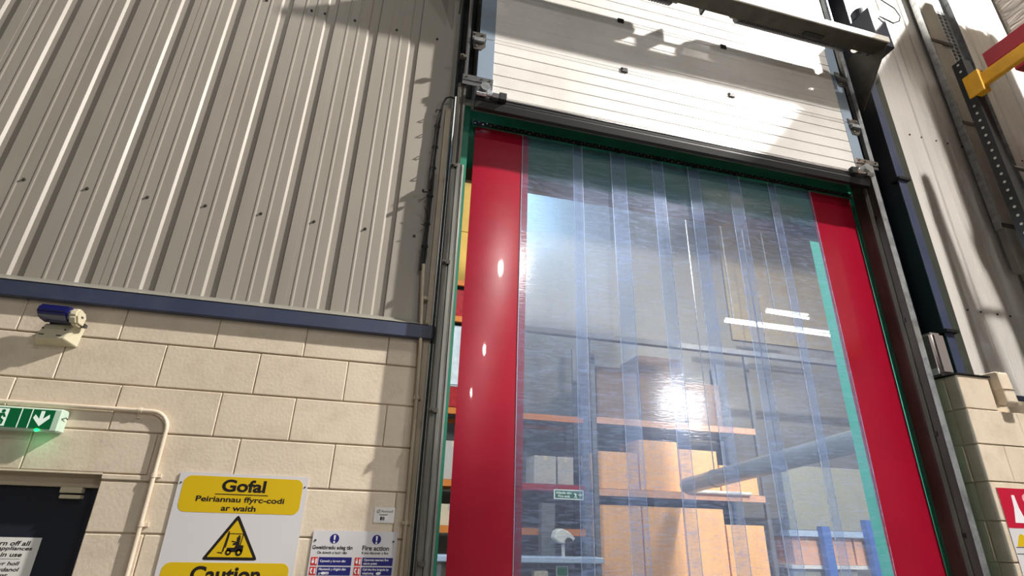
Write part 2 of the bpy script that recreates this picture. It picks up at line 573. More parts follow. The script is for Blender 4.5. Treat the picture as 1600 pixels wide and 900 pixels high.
def screw(parent, x, y, z):
    o = MB()
    o.cyl((0, -0.002, 0), 'y', 0.009, 0.004, 10).cyl((0, -0.006, 0), 'y', 0.007, 0.006, 6)
    if 'screw' not in block_cache:
        s = o.build('screw', 'galv_d', parent)
        block_cache['screw'] = s.data
    else:
        s = bpy.data.objects.new('screw', block_cache['screw'])
        col.objects.link(s)
        s.parent = parent
    s.location = Vector((x, y, z)) - parent.location
    return s

edges = [-4.685, -3.776, -2.867, -1.958, -1.049, -0.235]
for i, (a, b) in enumerate(zip(edges[:-1], edges[1:])):
    # each sheet laps over its neighbour inside a channel
    s = sheet(wall_left, a - 0.012, b, 2.972, 7.2, RIBS, 'clad', y=(0.0 if i % 2 else 0.0015))
    for r in RIBS:
        xs_ = r - 0.178
        if a < xs_ < b:
            screw(s, xs_, 0, 3.545)
            screw(s, xs_ + 0.005, 0, 5.247)
screw(s, -1.185, 0, 5.247)

MB().prism([(-0.045, 2.865), (0.05, 2.865), (0.05, 2.948), (-0.045, 2.948)], -5.0, -0.165, 'x').build('trim_1', 'navy', bevel=0.004)['kind'] = 'structure'
MB().prism([(-0.048, 2.949), (0.05, 2.949), (0.05, 2.985), (-0.004, 2.985), (-0.012, 2.972)], -5.0, -0.235, 'x').build('trim_2', 'flash')['kind'] = 'structure'

# wall over the door and the tunnel between the two buildings
MB().box(-0.14, 3.50, 0.07, 0.6, 4.76, 7.2).build('wall_top', 'clad')['kind'] = 'structure'

# right wall: thick blockwork, then sheeting
wall_right = struct('wall_right')
mb = MB()
mb.box(3.552, 6.2, -0.176, 0.3, 0, 2.722)
mb.box(3.552, 3.83, -0.176, 0.3, 2.722, 2.955)
mb.box(3.83, 6.2, -0.09, 0.3, 2.722, 2.84)
mb.build('mortar_backing', 'mortar', wall_right)
H = 0.243
for k in range(13):
    z1 = 2.965 - H * k
    z0 = max(z1 - H, 0)
    if z1 <= 0.02:
        break
    if k == 0:
        block(wall_right, 3.54, 3.83, z0, z1, -0.19)
    else:
        j = [3.54] + ([3.99, 4.44, 4.89, 5.34, 5.79, 6.2] if k % 2 else [3.765, 4.215, 4.665, 5.115, 5.565, 6.2])
        course(wall_right, z0, z1, j, -0.19)
    if k % 2 == 0:
        block(wall_right, -0.085, 0.28, z0, z1, 3.54, 0.1, face='x')
    else:
        block(wall_right, -0.085, 0.012, z0, z1, 3.548, 0.1, face='x')
        block(wall_right, 0.012, 0.28, z0, z1, 3.54, 0.1, face='x')
MB().box(3.53, 3.84, -0.2, 0.06, 2.965, 2.972).build('damp_course', 'black', wall_right)
RIBS_R = [4.30 + 0.318 * k for k in range(0, 7)]
for a, b in ((3.90, 4.83), (4.80, 6.2)):
    s = sheet(wall_right, a, b, 2.905, 8.6, RIBS_R, 'clad_r', y=0.0 if a < 4 else 0.0015)
    for r in RIBS_R:
        for dx in (-0.17, -0.03):
            if a < r + dx < b:
                screw(s, r + dx, 0.0, 3.60)
                screw(s, r + dx, 0.0, 5.39)
MB().prism([(-0.05, 2.83), (0.05, 2.83), (0.05, 2.90), (-0.05, 2.90)], 3.97, 6.2, 'x').build('trim_3', 'navy', bevel=0.004)['kind'] = 'structure'

# personnel door low on the left
d1 = struct('door_1', (-2.15, 0.1, 0))
MB().box(-2.62, -1.68, 0.07, 0.20, 1.992, 2.062).build('frame_head', 'cream_metal', d1)
MB().box(-2.62, -2.57, 0.09, 0.20, 0, 1.99).build('frame_jamb', 'navy_d', d1)
MB().box(-1.735, -1.684, 0.09, 0.20, 0, 1.99).build('frame_jamb', 'navy_d', d1)
MB().box(-2.568, -1.737, 0.10, 0.145, 0.01, 1.99).build('leaf', 'navy_d', d1, bevel=0.003)
MB().box(-1.862, -1.772, 0.062, 0.10, 1.966, 1.992).box(-1.855, -1.768, 0.058, 0.10, 1.941, 1.958).build('door_closer', 'beige_plastic', d1, bevel=0.003)

# store beyond the curtain
MB().box(-6, 12.5, 7.2, 7.4, 0, 9.2).build('wall_back', 'store_wall')['kind'] = 'structure'
MB().box(-6, -5.8, 0.6, 7.2, 0, 9.2).build('wall_side', 'store_wall')['kind'] = 'structure'
# ------------------------------------------------------------------ the doorway lining
lining = struct('door_2', (1.65, 0.3, 0))
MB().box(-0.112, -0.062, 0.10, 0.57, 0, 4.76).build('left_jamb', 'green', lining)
MB().box(3.375, 3.43, 0.10, 0.66, 0, 4.76).build('right_jamb', 'green_lit', lining)
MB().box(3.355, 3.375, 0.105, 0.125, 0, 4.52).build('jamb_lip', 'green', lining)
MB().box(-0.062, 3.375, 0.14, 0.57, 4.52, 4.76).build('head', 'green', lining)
MB().box(-0.062, 3.375, 0.53, 0.57, 4.40, 4.519).build('head_batten', 'batten', lining)

# ------------------------------------------------------------------ strip curtain
cur = thing('strip_curtain', (1.65, 0.13, 4.6), 'pvc strip curtain of clear strips between two wide red strips in the doorway', 'curtain')
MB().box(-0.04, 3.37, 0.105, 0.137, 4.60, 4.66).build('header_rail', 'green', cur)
MB().box(-0.03, 3.36, 0.1035, 0.1055, 4.598, 4.640).build('perforated_band', 'black_metal', cur)
mb = MB()
for i in range(112):
    x = -0.02 + 0.03 * i
    mb.cyl((x, 0.101, 4.612 + (0.014 if i % 2 else 0)), 'y', 0.006, 0.006, 6)
pegs = mb.build('hanger_pegs', 'alu', cur)
pegs['kind'] = 'stuff'
mb = MB()
for x in (0.01, 0.795, 1.13, 1.475, 1.80, 2.175, 2.545, 2.90):
    mb.box(x - 0.016, x + 0.016, 0.098, 0.104, 4.59, 4.625)
mb.build('hanger_plates', 'black_metal', cur)['kind'] = 'stuff'

def pvc_strip(x0, x1, y, m, bow, phase, name='strip', z1=4.605, tilt=0.0, edge=False):
    """a hanging strip, a little bowed across its width and waving along its length"""
    nx, nz, t = 10, 26, 0.003
    vs, fs = [], []
    for side in (0, 1):
        for j in range(nz + 1):
            z = 0.03 + (z1 - 0.03) * j / nz
            dn = 1 - j / nz
            for i in range(nx + 1):
                u_ = (0.006 if i == 1 else 0.994 if i == nx - 1 else i / nx) if edge else i / nx
                yy = y + bow * (1 - (2 * u_ - 1) ** 2) * -1 * (0.3 + 0.7 * dn)
                yy += 0.006 * dn * math.sin(2.3 * z + phase) + side * t + tilt * (u_ - 0.5)
                vs.append((x0 + (x1 - x0) * u_ + 0.006 * dn * math.sin(1.3 * z + phase), yy, z))
    n = (nx + 1) * (nz + 1)
    W = nx + 1
    for j in range(nz):
        for i in range(nx):
            a = j * W + i
            fs.append((a, a + 1, a + W + 1, a + W))
            fs.append((n + a, n + a + W, n + a + W + 1, n + a + 1))
    for j in range(nz):
        a, b = j * W, j * W + nx
        fs.append((a, a + W, n + a + W, n + a))
        fs.append((b, n + b, n + b + W, b + W))
    for i in range(nx):
        fs.append((i, n + i, n + i + 1, i + 1))
        a = nz * W + i
        fs.append((a, a + 1, n + a + 1, n + a))
    o = MB().add(vs, fs).build(name, m, cur)
    if edge:
        o.data.materials.append(M['pvc_edge'])
    for p in o.data.polygons:
        p.use_smooth = True
        xs = [vs[k][0] - 0.006 * (1 - (vs[k][2] - 0.03) / (z1 - 0.03)) * math.sin(1.3 * vs[k][2] + phase) for k in p.vertices]
        if edge and (max(xs) < x0 + 0.0045 or min(xs) > x1 - 0.0045):
            p.material_index = 1
    o.data.set_sharp_from_angle(angle=math.radians(50))
    return o
clear = [(0.352, 0.832), (0.762, 1.198), (1.068, 1.522), (1.432, 1.858), (1.745, 2.228), (2.127, 2.592), (2.505, 2.93)]
for i, (a, b) in enumerate(clear):
    pvc_strip(a, b, 0.132 if i % 2 else 0.116, 'pvc', 0.0025, 1.7 * i, edge=True)
o = pvc_strip(-0.012, 0.402, 0.124, 'red_pvc', 0.016, 0.4)
o['label'] = 'opaque red strip at the left end'
o = pvc_strip(2.915, 3.35, 0.124, 'red_pvc', 0.004, 1.1, z1=4.625)
o['label'] = 'opaque red strip at the right end'

# ------------------------------------------------------------------ sectional overhead door, half raised
door = thing('sectional_door', (1.65, -0.08, 4.6), 'off-white sectional overhead door raised above the strip curtain', 'door')
def door_panel(z0, z1):
    """one section: a skin with four pressed lines, top and bottom lips"""
    pr = [(-0.05, z0), (-0.10, z0), (-0.10, z0 + 0.012), (-0.094, z0 + 0.016), (-0.10, z0 + 0.020)]
    n = 4
    for k in range(1, n + 1):
        z = z0 + (z1 - z0) * k / (n + 1)
        pr += [(-0.10, z - 0.006), (-0.0955, z - 0.002), (-0.0955, z + 0.002), (-0.10, z + 0.006)]
    pr += [(-0.10, z1 - 0.022), (-0.094, z1 - 0.018), (-0.10, z1 - 0.014), (-0.10, z1 - 0.003), (-0.05, z1 - 0.003)]
    p = MB().prism(pr, -0.055, 3.345, 'x').build('door_panel', 'door', door)
    MB().box(-0.06, 0.058, -0.103, -0.049, z0 + 0.004, z1 - 0.006).build('end_stile', 'stile', p)
    MB().box(3.245, 3.35, -0.103, -0.049, z0 + 0.004, z1 - 0.006).build('end_stile', 'stile', p)
    return p
ZP = [4.70, 5.25, 5.80, 6.35, 6.90]
for a, b in zip(ZP[:-1], ZP[1:]):
    door_panel(a, b)
MB().prism([(-0.108, 4.655), (-0.045, 4.655), (-0.045, 4.70), (-0.108, 4.70), (-0.112, 4.69), (-0.106, 4.678), (-0.112, 4.668)], -0.06, 3.35, 'x').build('bottom_rail', 'black', door)
MB().box(-0.06, 3.35, -0.1135, -0.110, 4.683, 4.690).build('highlight_strip', 'alu', door)  # thin bright strip standing in for the highlight along the bottom rail
MB().prism([(-0.105, 4.655), (-0.112, 4.635), (-0.095, 4.592), (-0.06, 4.592), (-0.045, 4.655)], -0.06, 3.35, 'x').build('rubber_seal', 'black', door)
def hinge(x0, x1, z, m, name='end_hinge', h=0.17):
    y = -0.103
    t = MB()
    t.box(x0, x1, y - 0.006, y, z + 0.004, z + h * 0.42)
    t.prism([(x0, z - 0.004), (x1, z - 0.004), (x1, z - h * 0.35), (x1 - 0.03, z - h * 0.58), (x0 + 0.015, z - h * 0.58)], y - 0.006, y, 'y')
    o = t.build(name, m, door)
    k = MB()
    k.tube([(x0, y - 0.012, z), (x1, y - 0.012, z)], 0.012, 10)
    k.box(x0 + 0.01, x1 - 0.01, y - 0.03, y - 0.006, z - 0.035, z - 0.012)
    k.build('knuckle', 'galv', o)
    for bx, bz in ((x0 + 0.02, z + h * 0.3), (x1 - 0.02, z + h * 0.3), (x0 + 0.035, z - h * 0.42)):
        MB().cyl((bx, y - 0.010, bz), 'y', 0.009, 0.010, 6).build('bolt', 'alu', o)
    return o
for z in (5.25, 5.80):
    hinge(-0.115, -0.012, z - 0.03, 'galv_d')
    hinge(3.285, 3.395, z - 0.03, 'galv_d')
    for x in (0.03, 1.125, 2.108, 3.25):
        if 0.5 < x < 3:
            c = MB().box(x - 0.028, x + 0.028, -0.112, -0.100, z - 0.018, z + 0.028).build('centre_hinge', 'black', door, bevel=0.003)
            MB().cyl((x - 0.014, -0.114, z + 0.012), 'y', 0.006, 0.006, 6).build('bolt', 'alu', c)
def bottom_bracket(x, s):
    """cable bracket with roller holder at a lower corner; s = +1 on the left, -1 on the right"""
    X = lambda d: x + s * d
    B = lambda m_, a, b, *r: m_.box(min(X(a), X(b)), max(X(a), X(b)), *r)
    m_ = MB()
    B(m_, -0.11, 0.115, -0.124, -0.103, 4.80, 4.845)
    B(m_, -0.11, 0.115, -0.114, -0.103, 4.765, 4.797)
    B(m_, 0.0, 0.10, -0.109, -0.103, 4.66, 4.80)
    br = m_.build('bottom_bracket', 'alu', door, bevel=0.002)
    m_ = MB()
    m_.cyl((X(0.055), -0.135, 4.735), 'y', 0.036, 0.05, 14)
    m_.build('cable_drum', 'galv', br, smooth=True)
    m_ = MB()
    m_.cyl((X(0.03), -0.13, 4.685), 'x', 0.020, 0.07, 12).cyl((X(0.13), -0.13, 4.69), 'x', 0.013, 0.12, 10)
    B(m_, 0.11, 0.16, -0.145, -0.106, 4.665, 4.705)
    m_.build('roller_holder', 'alu', br, smooth=True)
    m_ = MB()
    B(m_, 0.16, 0.215, -0.150, -0.106, 4.655, 4.72)
    m_.build('rubber_stop', 'black', br, bevel=0.004)
    for q in (-0.08, 0.03, 0.09):
        MB().cyl((X(q), -0.127, 4.823), 'y', 0.008, 0.008, 6).build('bolt', 'galv_d', br)
bottom_bracket(-0.055, 1)
bottom_bracket(3.36, -1)

# ------------------------------------------------------------------ guide rails
def left_rail():
    t = thing('guide_rail', (-0.15, -0.06, 0), 'galvanised guide rail up the left side of the doorway', 'door rail')
    z1 = 7.2
    # angle fixed to the wall
    MB().prism([(-0.205, 0.06), (-0.205, -0.055), (-0.198, -0.055), (-0.198, 0.06)], 0, z1, 'z').build('wall_angle', 'black_metal', t)
    # pressed cover of the lower part, with two ridges
    pr = [(-0.196, -0.06), (-0.190, -0.125), (-0.172, -0.130), (-0.168, -0.118), (-0.160, -0.118), (-0.156, -0.132), (-0.138, -0.132), (-0.134, -0.118), (-0.124, -0.118), (-0.120, -0.127), (-0.108, -0.124), (-0.106, -0.04), (-0.112, -0.04), (-0.114, -0.11), (-0.19, -0.11), (-0.19, -0.06)]
    MB().prism(pr, 0, 4.06, 'z').build('track_cover', 'rail_galv', t)
    MB().prism([(-0.190, -0.06), (-0.188, -0.094), (-0.168, -0.096), (-0.164, -0.086), (-0.150, -0.086), (-0.146, -0.094), (-0.130, -0.094), (-0.128, -0.05)], 4.06, 4.78, 'z').build('track_cover', 'galv_d', t)
    # rounded lip of the open track above
    MB().prism([(-0.150, -0.06), (-0.154, -0.095), (-0.146, -0.112), (-0.132, -0.112), (-0.128, -0.10), (-0.140, -0.095), (-0.142, -0.06)], 4.78, z1, 'z').build('track_lip', 'alu', t)
    MB().prism([(-0.200, 0.05), (-0.200, -0.05), (-0.192, -0.05), (-0.192, 0.04), (-0.07, 0.04), (-0.07, 0.05)], 4.78, z1, 'z').build('track_back', 'black_metal', t)
    for z in (0.6, 1.7, 2.44, 3.33, 4.04, 5.0, 6.1):
        m_ = MB().box(-0.196, -0.150, -0.138, -0.108, z - 0.012, z + 0.012).cyl((-0.178, -0.141, z), 'y', 0.009, 0.012, 6)
        m_.build('track_bolt', 'galv_d', t)
left_rail()
def right_rail():
    t = thing('guide_rail', (3.40, -0.03, 0), 'dark stained guide rail up the right side of the doorway', 'door rail')
    MB().prism([(3.362, -0.108), (3.368, -0.108), (3.368, 0.096), (3.362, 0.096)], 0, 4.8, 'z').build('side_plate', 'galv_d', t)
    MB().prism([(3.362, -0.112), (3.410, -0.118), (3.412, -0.108), (3.369, -0.104)], 0, 4.8, 'z').build('front_flange', 'galv', t)
    MB().prism([(3.340, -0.03), (3.350, -0.05), (3.361, -0.05), (3.361, 0.0), (3.352, 0.0), (3.352, -0.03)], 0, 4.6, 'z').build('inner_lip', 'galv_d', t)
    MB().prism([(3.425, -0.06), (3.420, -0.10), (3.430, -0.116), (3.446, -0.116), (3.450, -0.10), (3.440, -0.06)], 4.85, 7.2, 'z').build('track_lip', 'galv', t)
    MB().prism([(3.40, 0.05), (3.40, 0.04), (3.49, 0.04), (3.49, -0.05), (3.50, -0.05), (3.50, 0.05)], 4.8, 7.2, 'z').build('track_back', 'black_metal', t)
    for z in (0.7, 1.9, 2.55, 3.4, 4.3):
        MB().box(3.356, 3.362, -0.07, -0.03, z - 0.015, z + 0.015).build('track_bolt', 'black_metal', t)
right_rail()

# cream corner angle at the left wall edge
tag(MB().prism([(-0.252, -0.012), (-0.214, -0.012), (-0.214, 0.06), (-0.222, 0.06), (-0.222, -0.004), (-0.252, -0.004)], 0, 4.6, 'z').build('corner_angle', 'cream_metal'),
    'cream painted corner angle down the wall edge left of the guide rail', 'metal trim')

# ------------------------------------------------------------------ lintel beam with end brackets, shaft and springs
beam = thing('lintel_beam', (1.65, -0.4, 5.87), 'olive-brown steel angle beam in front of the raised door', 'beam')
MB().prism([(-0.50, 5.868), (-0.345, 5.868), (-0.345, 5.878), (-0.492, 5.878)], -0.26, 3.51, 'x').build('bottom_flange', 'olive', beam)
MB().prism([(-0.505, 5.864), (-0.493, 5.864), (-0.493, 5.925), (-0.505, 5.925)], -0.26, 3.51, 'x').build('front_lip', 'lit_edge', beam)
MB().box(2.72, 2.92, -0.40, -0.36, 5.861, 5.869).build('slot', 'black', beam)
for x in (-0.235, 3.485):
    MB().prism([(-0.49, 5.862), (-0.12, 5.42), (-0.12, 6.05), (-0.20, 6.05), (-0.30, 5.90)], x, x + 0.012, 'x').build('end_bracket', 'olive', beam)
sh = thing('torsion_shaft', (1.65, -0.27, 5.96), 'torsion spring shaft with drive motor behind the olive beam', 'door shaft')
SY, SZ = -0.335, 5.972
MB().cyl((1.68, SY, SZ), 'x', 0.016, 3.45, 12).build('shaft', 'galv', sh, smooth=True)
for a, b in ((0.12, 1.50), (2.12, 3.25)):
    n = int((b - a) / 0.0125)
    pts = [(a + (b - a) * i / n, SY, SZ) for i in range(n + 1)]
    MB().tube(pts, [0.092 if i % 2 else 0.083 for i in range(n + 1)], 18).build('spring', 'black_metal', sh, smooth=True)
    for x in (a - 0.025, b + 0.025):
        MB().cyl((x, SY, SZ), 'x', 0.062, 0.05, 16).build('spring_cone', 'galv_d', sh, smooth=True)
MB().box(1.78, 1.80, -0.42, -0.27, 5.90, 6.05).build('centre_plate', 'black_metal', sh)
MB().cyl((1.79, SY, SZ), 'x', 0.05, 0.06, 14).build('bearing', 'galv_d', sh, smooth=True)
MB().box(3.50, 3.68, -0.42, -0.20, 5.93, 6.40).cyl((3.555, -0.29, 6.44), 'z', 0.07, 0.10, 14).build('drive_motor', 'navy_d', sh, bevel=0.008)
for x in (-0.02, 3.38):
    MB().cyl((x, SY, SZ), 'x', 0.075, 0.05, 20).build('rope_drum', 'alu', sh, smooth=True)
# cable looping from the motor to the right
tag(MB().tube([(3.60, -0.43, 6.30), (3.66, -0.44, 6.26), (3.76, -0.42, 6.27), (3.88, -0.40, 6.36), (3.98, -0.36, 6.50), (4.04, -0.30, 6.70), (4.05, -0.2, 6.95)], 0.007, 6).build('motor_cable', 'black'),
    'thin black cable looping from the beam end in front of the right cladding', 'cable')

# ------------------------------------------------------------------ cables at the left edge
cab = thing('cable_bundle', (-0.30, -0.03, 3.3), 'bundle of dark cables with ties left of the guide rail', 'cable')
def wob(x, y, z, a):
    return (x + random.uniform(-a, a), y + random.uniform(-a, a) * 0.5, z)
for k in range(3):
    pts = []
    for z in [3.30 + 0.12 * i for i in range(10)]:
        pts.append(wob(-0.302 + 0.008 * (k - 1), -0.035 + 0.006 * k, z, 0.006))
    pts += [(-0.298 + 0.006 * k, -0.04, 4.50), (-0.282, -0.045, 4.60), (-0.262, -0.05, 4.655), (-0.232, -0.05, 4.672), (-0.20, -0.045, 4.672)]
    MB().tube(pts, 0.0065, 6).build('cable', 'black', cab, smooth=True)
for z in (3.46, 3.62, 3.83, 4.05, 4.22, 4.40, 4.53):
    MB().tube([(-0.322, -0.03, z), (-0.318, -0.055, z), (-0.290, -0.058, z + 0.004), (-0.284, -0.03, z + 0.004)], 0.004, 5).build('cable_tie', 'black_metal', cab)
MB().tube([(-0.30, -0.05, 3.88), (-0.34, -0.07, 3.845)], 0.004, 5).tube([(-0.335, -0.068, 3.85), (-0.352, -0.075, 3.84)], 0.013, 8).build('tie_tail', 'black', cab)
MB().tube([(-0.30, -0.05, 3.66), (-0.335, -0.06, 3.74)], 0.003, 5).build('tie_tail', 'black', cab)
MB().tube([(-0.30, -0.05, 3.60), (-0.345, -0.06, 3.605)], 0.003, 5).build('tie_tail', 'black', cab)
cd = thing('conduit', (-0.255, -0.02, 0), 'cream conduit pipe running down the wall edge below the dark cables', 'pipe')
MB().tube([(-0.300, -0.035, 3.34), (-0.290, -0.033, 3.15), (-0.268, -0.032, 2.8), (-0.258, -0.026, 2.4), (-0.252, -0.026, 1.9), (-0.25, -0.026, 0.02)], 0.011, 10).build('pipe', 'cream_metal', cd, smooth=True)
for z in (3.12, 2.52, 1.88, 1.2, 0.5):
    x = -0.25 - 0.02 * max(0, (z - 2.2))
    MB().cyl((x, -0.028, z), 'z', 0.015, 0.02, 10).box(x - 0.022, x + 0.022, -0.03, 0.0, z - 0.008, z + 0.008).build('pipe_clip', 'cream_metal', cd)

# ------------------------------------------------------------------ conduit over the personnel door
c2 = thing('conduit', (-1.46, -0.015, 0), 'cream conduit pipe bending down beside the caution sign', 'pipe')
pts = [(-2.75, -0.016, 2.353), (-1.545, -0.016, 2.352)]
for k in range(1, 7):
    a = math.radians(90 - 15 * k)
    pts.append((-1.545 + 0.082 * math.cos(a), -0.016, 2.270 + 0.082 * math.sin(a)))
pts += [(-1.459, -0.016, 1.5), (-1.456, -0.016, 0.02)]
MB().tube(pts, 0.0105, 12).build('pipe', 'block', c2, smooth=True)
for x, z in ((-1.60, 2.352), (-1.462, 2.055), (-1.460, 1.84), (-1.458, 1.0)):
    v = abs(z - 2.352) > 0.01
    m_ = MB()
    if v:
        m_.cyl((x, -0.016, z), 'z', 0.0135, 0.018, 12).box(x - 0.004, x + 0.030, -0.012, 0.0, z - 0.008, z + 0.008)
    else:
        m_.cyl((x, -0.016, z), 'x', 0.0135, 0.018, 12).box(x - 0.008, x + 0.008, -0.012, 0.0, z - 0.035, z)
    m_.build('pipe_clip', 'block', c2)

# ------------------------------------------------------------------ sensor with blue cover
al = thing('door_sensor', (-2.05, -0.06, 2.65), 'sensor box with dark blue front on a beige base below the navy trim', 'sensor')
mb = MB()
mb.add([(-2.132, -0.068, 2.655), (-2.005, -0.068, 2.662), (-1.965, 0.0, 2.64), (-2.15, 0.0, 2.635),
        (-2.105, -0.060, 2.735), (-1.985, -0.060, 2.742), (-1.958, 0.0, 2.742), (-2.12, 0.0, 2.735)],
       [(0, 1, 5, 4), (1, 2, 6, 5), (2, 3, 7, 6), (3, 0, 4, 7), (4, 5, 6, 7), (0, 3, 2, 1)])
base = mb.build('base', 'beige_plastic', al, bevel=0.004)
for x in (-2.115, -2.04):
    MB().box(x, x + 0.022, -0.0695, -0.066, 2.676, 2.680).build('slot', 'dark_grey', base)
for x in (-2.107, -2.012):
    MB().cyl((x, -0.066, 2.710), 'y', 0.004, 0.006, 6).build('screw', 'dark_grey', base)
visor = [(-0.150, 2.802), (-0.158, 2.770), (-0.128, 2.742), (-0.060, 2.738), (-0.050, 2.785), (-0.075, 2.812), (-0.130, 2.814)]
MB().prism(visor, -2.116, -1.986, 'x').build('blue_cover', 'blue_plastic', al, bevel=0.008, smooth=True, seg=2)
hd = MB().prism([(-0.140, 2.796), (-0.146, 2.762), (-0.118, 2.728), (-0.055, 2.728), (-0.045, 2.780), (-0.07, 2.806), (-0.125, 2.808)], -1.985, -1.945, 'x').build('end_cap', 'beige_plastic', al, bevel=0.010, smooth=True, seg=2)
MB().box(-1.946, -1.942, -0.105, -0.088, 2.768, 2.775).build('slot', 'dark_grey', hd)
MB().box(-2.09, -1.94, -0.06, -0.03, 2.735, 2.752).build('neck', 'dark_grey', al)

# ------------------------------------------------------------------ emergency exit sign
ex = thing('exit_sign', (-2.15, -0.04, 2.22), 'green exit sign with down arrow on the wall over the navy door', 'exit sign')
MB().box(-2.40, -1.897, -0.068, 0.0, 2.222, 2.326).build('housing', 'exit_body', ex, bevel=0.006)
MB().box(-2.385, -1.926, -0.0705, -0.066, 2.232, 2.318).build('legend_panel', 'exit_green', ex)
Y = -0.0705
def flat(poly, y, m, parent, name, t=0.0008):
    return MB().prism(poly, y - t, y, 'y').build(name, m, parent)
for x in (-2.016, -2.058):
    flat([(x - 0.002, 2.232), (x + 0.002, 2.232), (x + 0.002, 2.318), (x - 0.002, 2.318)], Y, 'exit_white', ex, 'divider')
flat([(-1.981, 2.312), (-1.966, 2.312), (-1.966, 2.276), (-1.944, 2.298), (-1.940, 2.281), (-1.972, 2.243), (-2.006, 2.279), (-2.000, 2.295), (-1.981, 2.276)], Y, 'exit_white', ex, 'arrow')
# doorway and running figure
flat([(-2.150, 2.236), (-2.108, 2.236), (-2.108, 2.314), (-2.150, 2.314)], Y, 'exit_white', ex, 'doorway_mark')
m_ = MB().prism([(-2.128 + 0.008 * math.cos(a), 2.302 + 0.008 * math.sin(a)) for a in (2 * math.pi * k / 10 for k in range(10))], Y - 0.0016, Y - 0.0008, 'y')
m_.prism([(-2.142, 2.292), (-2.122, 2.294), (-2.112, 2.276), (-2.120, 2.274), (-2.127, 2.284), (-2.130, 2.272), (-2.116, 2.262), (-2.118, 2.243), (-2.126, 2.243), (-2.126, 2.257), (-2.138, 2.264), (-2.150, 2.248), (-2.150, 2.262), (-2.142, 2.272)], Y - 0.0016, Y - 0.0008, 'y')
m_.build('running_figure', 'exit_green', ex)
MB().cyl((-1.975, -0.070, 2.226), 'y', 0.007, 0.008, 12).build('indicator', 'led', ex)
MB().tube([(-1.902, -0.05, 2.285), (-1.893, -0.06, 2.283), (-1.885, -0.05, 2.29), (-1.885, -0.03, 2.285)], 0.0025, 6).build('latch', 'dark_grey', ex)
area('exit_sign_light', (-1.975, -0.085, 2.218), (-1.975, -0.06, 2.15), 0.05, 0.02, (0.1, 1.0, 0.4))

# ------------------------------------------------------------------ notice on the navy door
no = thing('door_notice', (-2.02, 0.098, 1.6), 'white paper notice with black type on the navy door', 'notice')
MB().box(-2.18, -1.882, 0.0985, 0.0995, 1.56, 1.772).build('paper', 'paper', no)
for s, x1, z, h in (('Please turn off all', -1.92, 1.742, 0.016), ('electrical appliances', -1.906, 1.719, 0.016), ('when not in use', -1.938, 1.697, 0.014),
                    ('Diffoddwch yr holl', -1.936, 1.658, 0.016), ('beiriannau trydanol', -1.930, 1.634, 0.016), ('pan nad ydynt', -1.966, 1.613, 0.014)):
    lettering(s, -2.165, x1, z - 0.004, z + h, 0.0985, 'ink', no, bold=0.02, shear=0.15)
flat([(-2.15, 1.684), (-1.94, 1.684), (-1.94, 1.6855), (-2.15, 1.6855)], 0.0985, 'ink_grey', no, 'rule')

# ------------------------------------------------------------------ caution sign
cs = thing('caution_sign', (-1.055, -0.003, 1.24), 'large white and yellow sign reading Gofal with a forklift triangle', 'sign')
MB().prism(rrect(-1.352, -0.760, 1.235, 2.078, 0.006), -0.007, -0.002, 'y').build('board', 'white', cs)
flat(rrect(-1.330, -0.782, 1.900, 2.064, 0.035), -0.007, 'yellow', cs, 'upper_panel')
flat(rrect(-1.330, -0.782, 1.30, 1.686, 0.035), -0.007, 'yellow', cs, 'lower_panel')
def tri(cx, zb, zt, hw, inset=0.0):
    pts = [(cx - hw + inset * 1.8, zb + inset), (cx + hw - inset * 1.8, zb + inset), (cx, zt - inset * 2.1)]
    # rounded corners
    out, r = [], 0.014 if inset == 0 else 0.003
    for i in range(3):
        p, q, s = Vector(pts[i - 1]), Vector(pts[i]), Vector(pts[(i + 1) % 3])
        a, b = q + (p - q).normalized() * r, q + (s - q).normalized() * r
        out += [tuple(a), tuple((a + b + q * 2) / 4), tuple(b)]
    return out
flat(tri(-1.053, 1.697, 1.896, 0.122), -0.007, 'ink', cs, 'triangle_border')
flat(tri(-1.053, 1.697, 1.896, 0.122, 0.0125), -0.0078, 'yellow', cs, 'triangle_field')
fk = MB()
P = lambda poly: fk.prism(poly, -0.0094, -0.0086, 'y')
ox, oz = -1.055, 1.720
def Q(pts):
    return P([(ox + a / 1000, oz + b / 1000) for a, b in pts])
Q([(-20, 12), (52, 12), (52, 40), (40, 42), (18, 42), (12, 30), (-18, 30)])               # body
Q([(-26, 100), (-20, 100), (-32, 12), (-38, 12)])                                          # mast
Q([(-36, 10), (-34, 4), (-58, 8), (-58, 11)])                                              # fork
Q([(-22, 92), (-18, 92), (-24, 30), (-28, 30)])
Q([(-20, 92), (44, 92), (44, 89), (-20, 89)])                                              # roof
Q([(40, 90), (44, 90), (38, 42), (34, 42)])                                                # rear post
Q([(22, 84), (30, 84), (31, 77), (21, 77)])                                                # driver head
Q([(16, 76), (32, 76), (32, 42), (4, 42), (4, 50), (18, 52)])                              # driver body
Q([(-6, 56), (-2, 60), (18, 56), (18, 52)])
for a, r in ((-10, 13), (36, 15)):
    Q([(a + r * math.cos(2 * math.pi * k / 14), 10 + r * math.sin(2 * math.pi * k / 14)) for k in range(14)])
fk.build('forklift_mark', 'ink', cs)
for a, r in ((-10, 5), (36, 6)):
    MB().prism([(ox + (a + r * math.cos(2 * math.pi * k / 12)) / 1000, oz + (10 + r * math.sin(2 * math.pi * k / 12)) / 1000) for k in range(12)], -0.0102, -0.0095, 'y').build('wheel_hub', 'yellow', cs)
lettering('Gofal', -1.155, -0.955, 1.995, 2.052, -0.0078, 'ink', cs, bold=0.032)
flat([(-1.178, 1.982), (-0.938, 1.982), (-0.938, 1.9855), (-1.178, 1.9855)], -0.0078, 'ink', cs, 'rule')
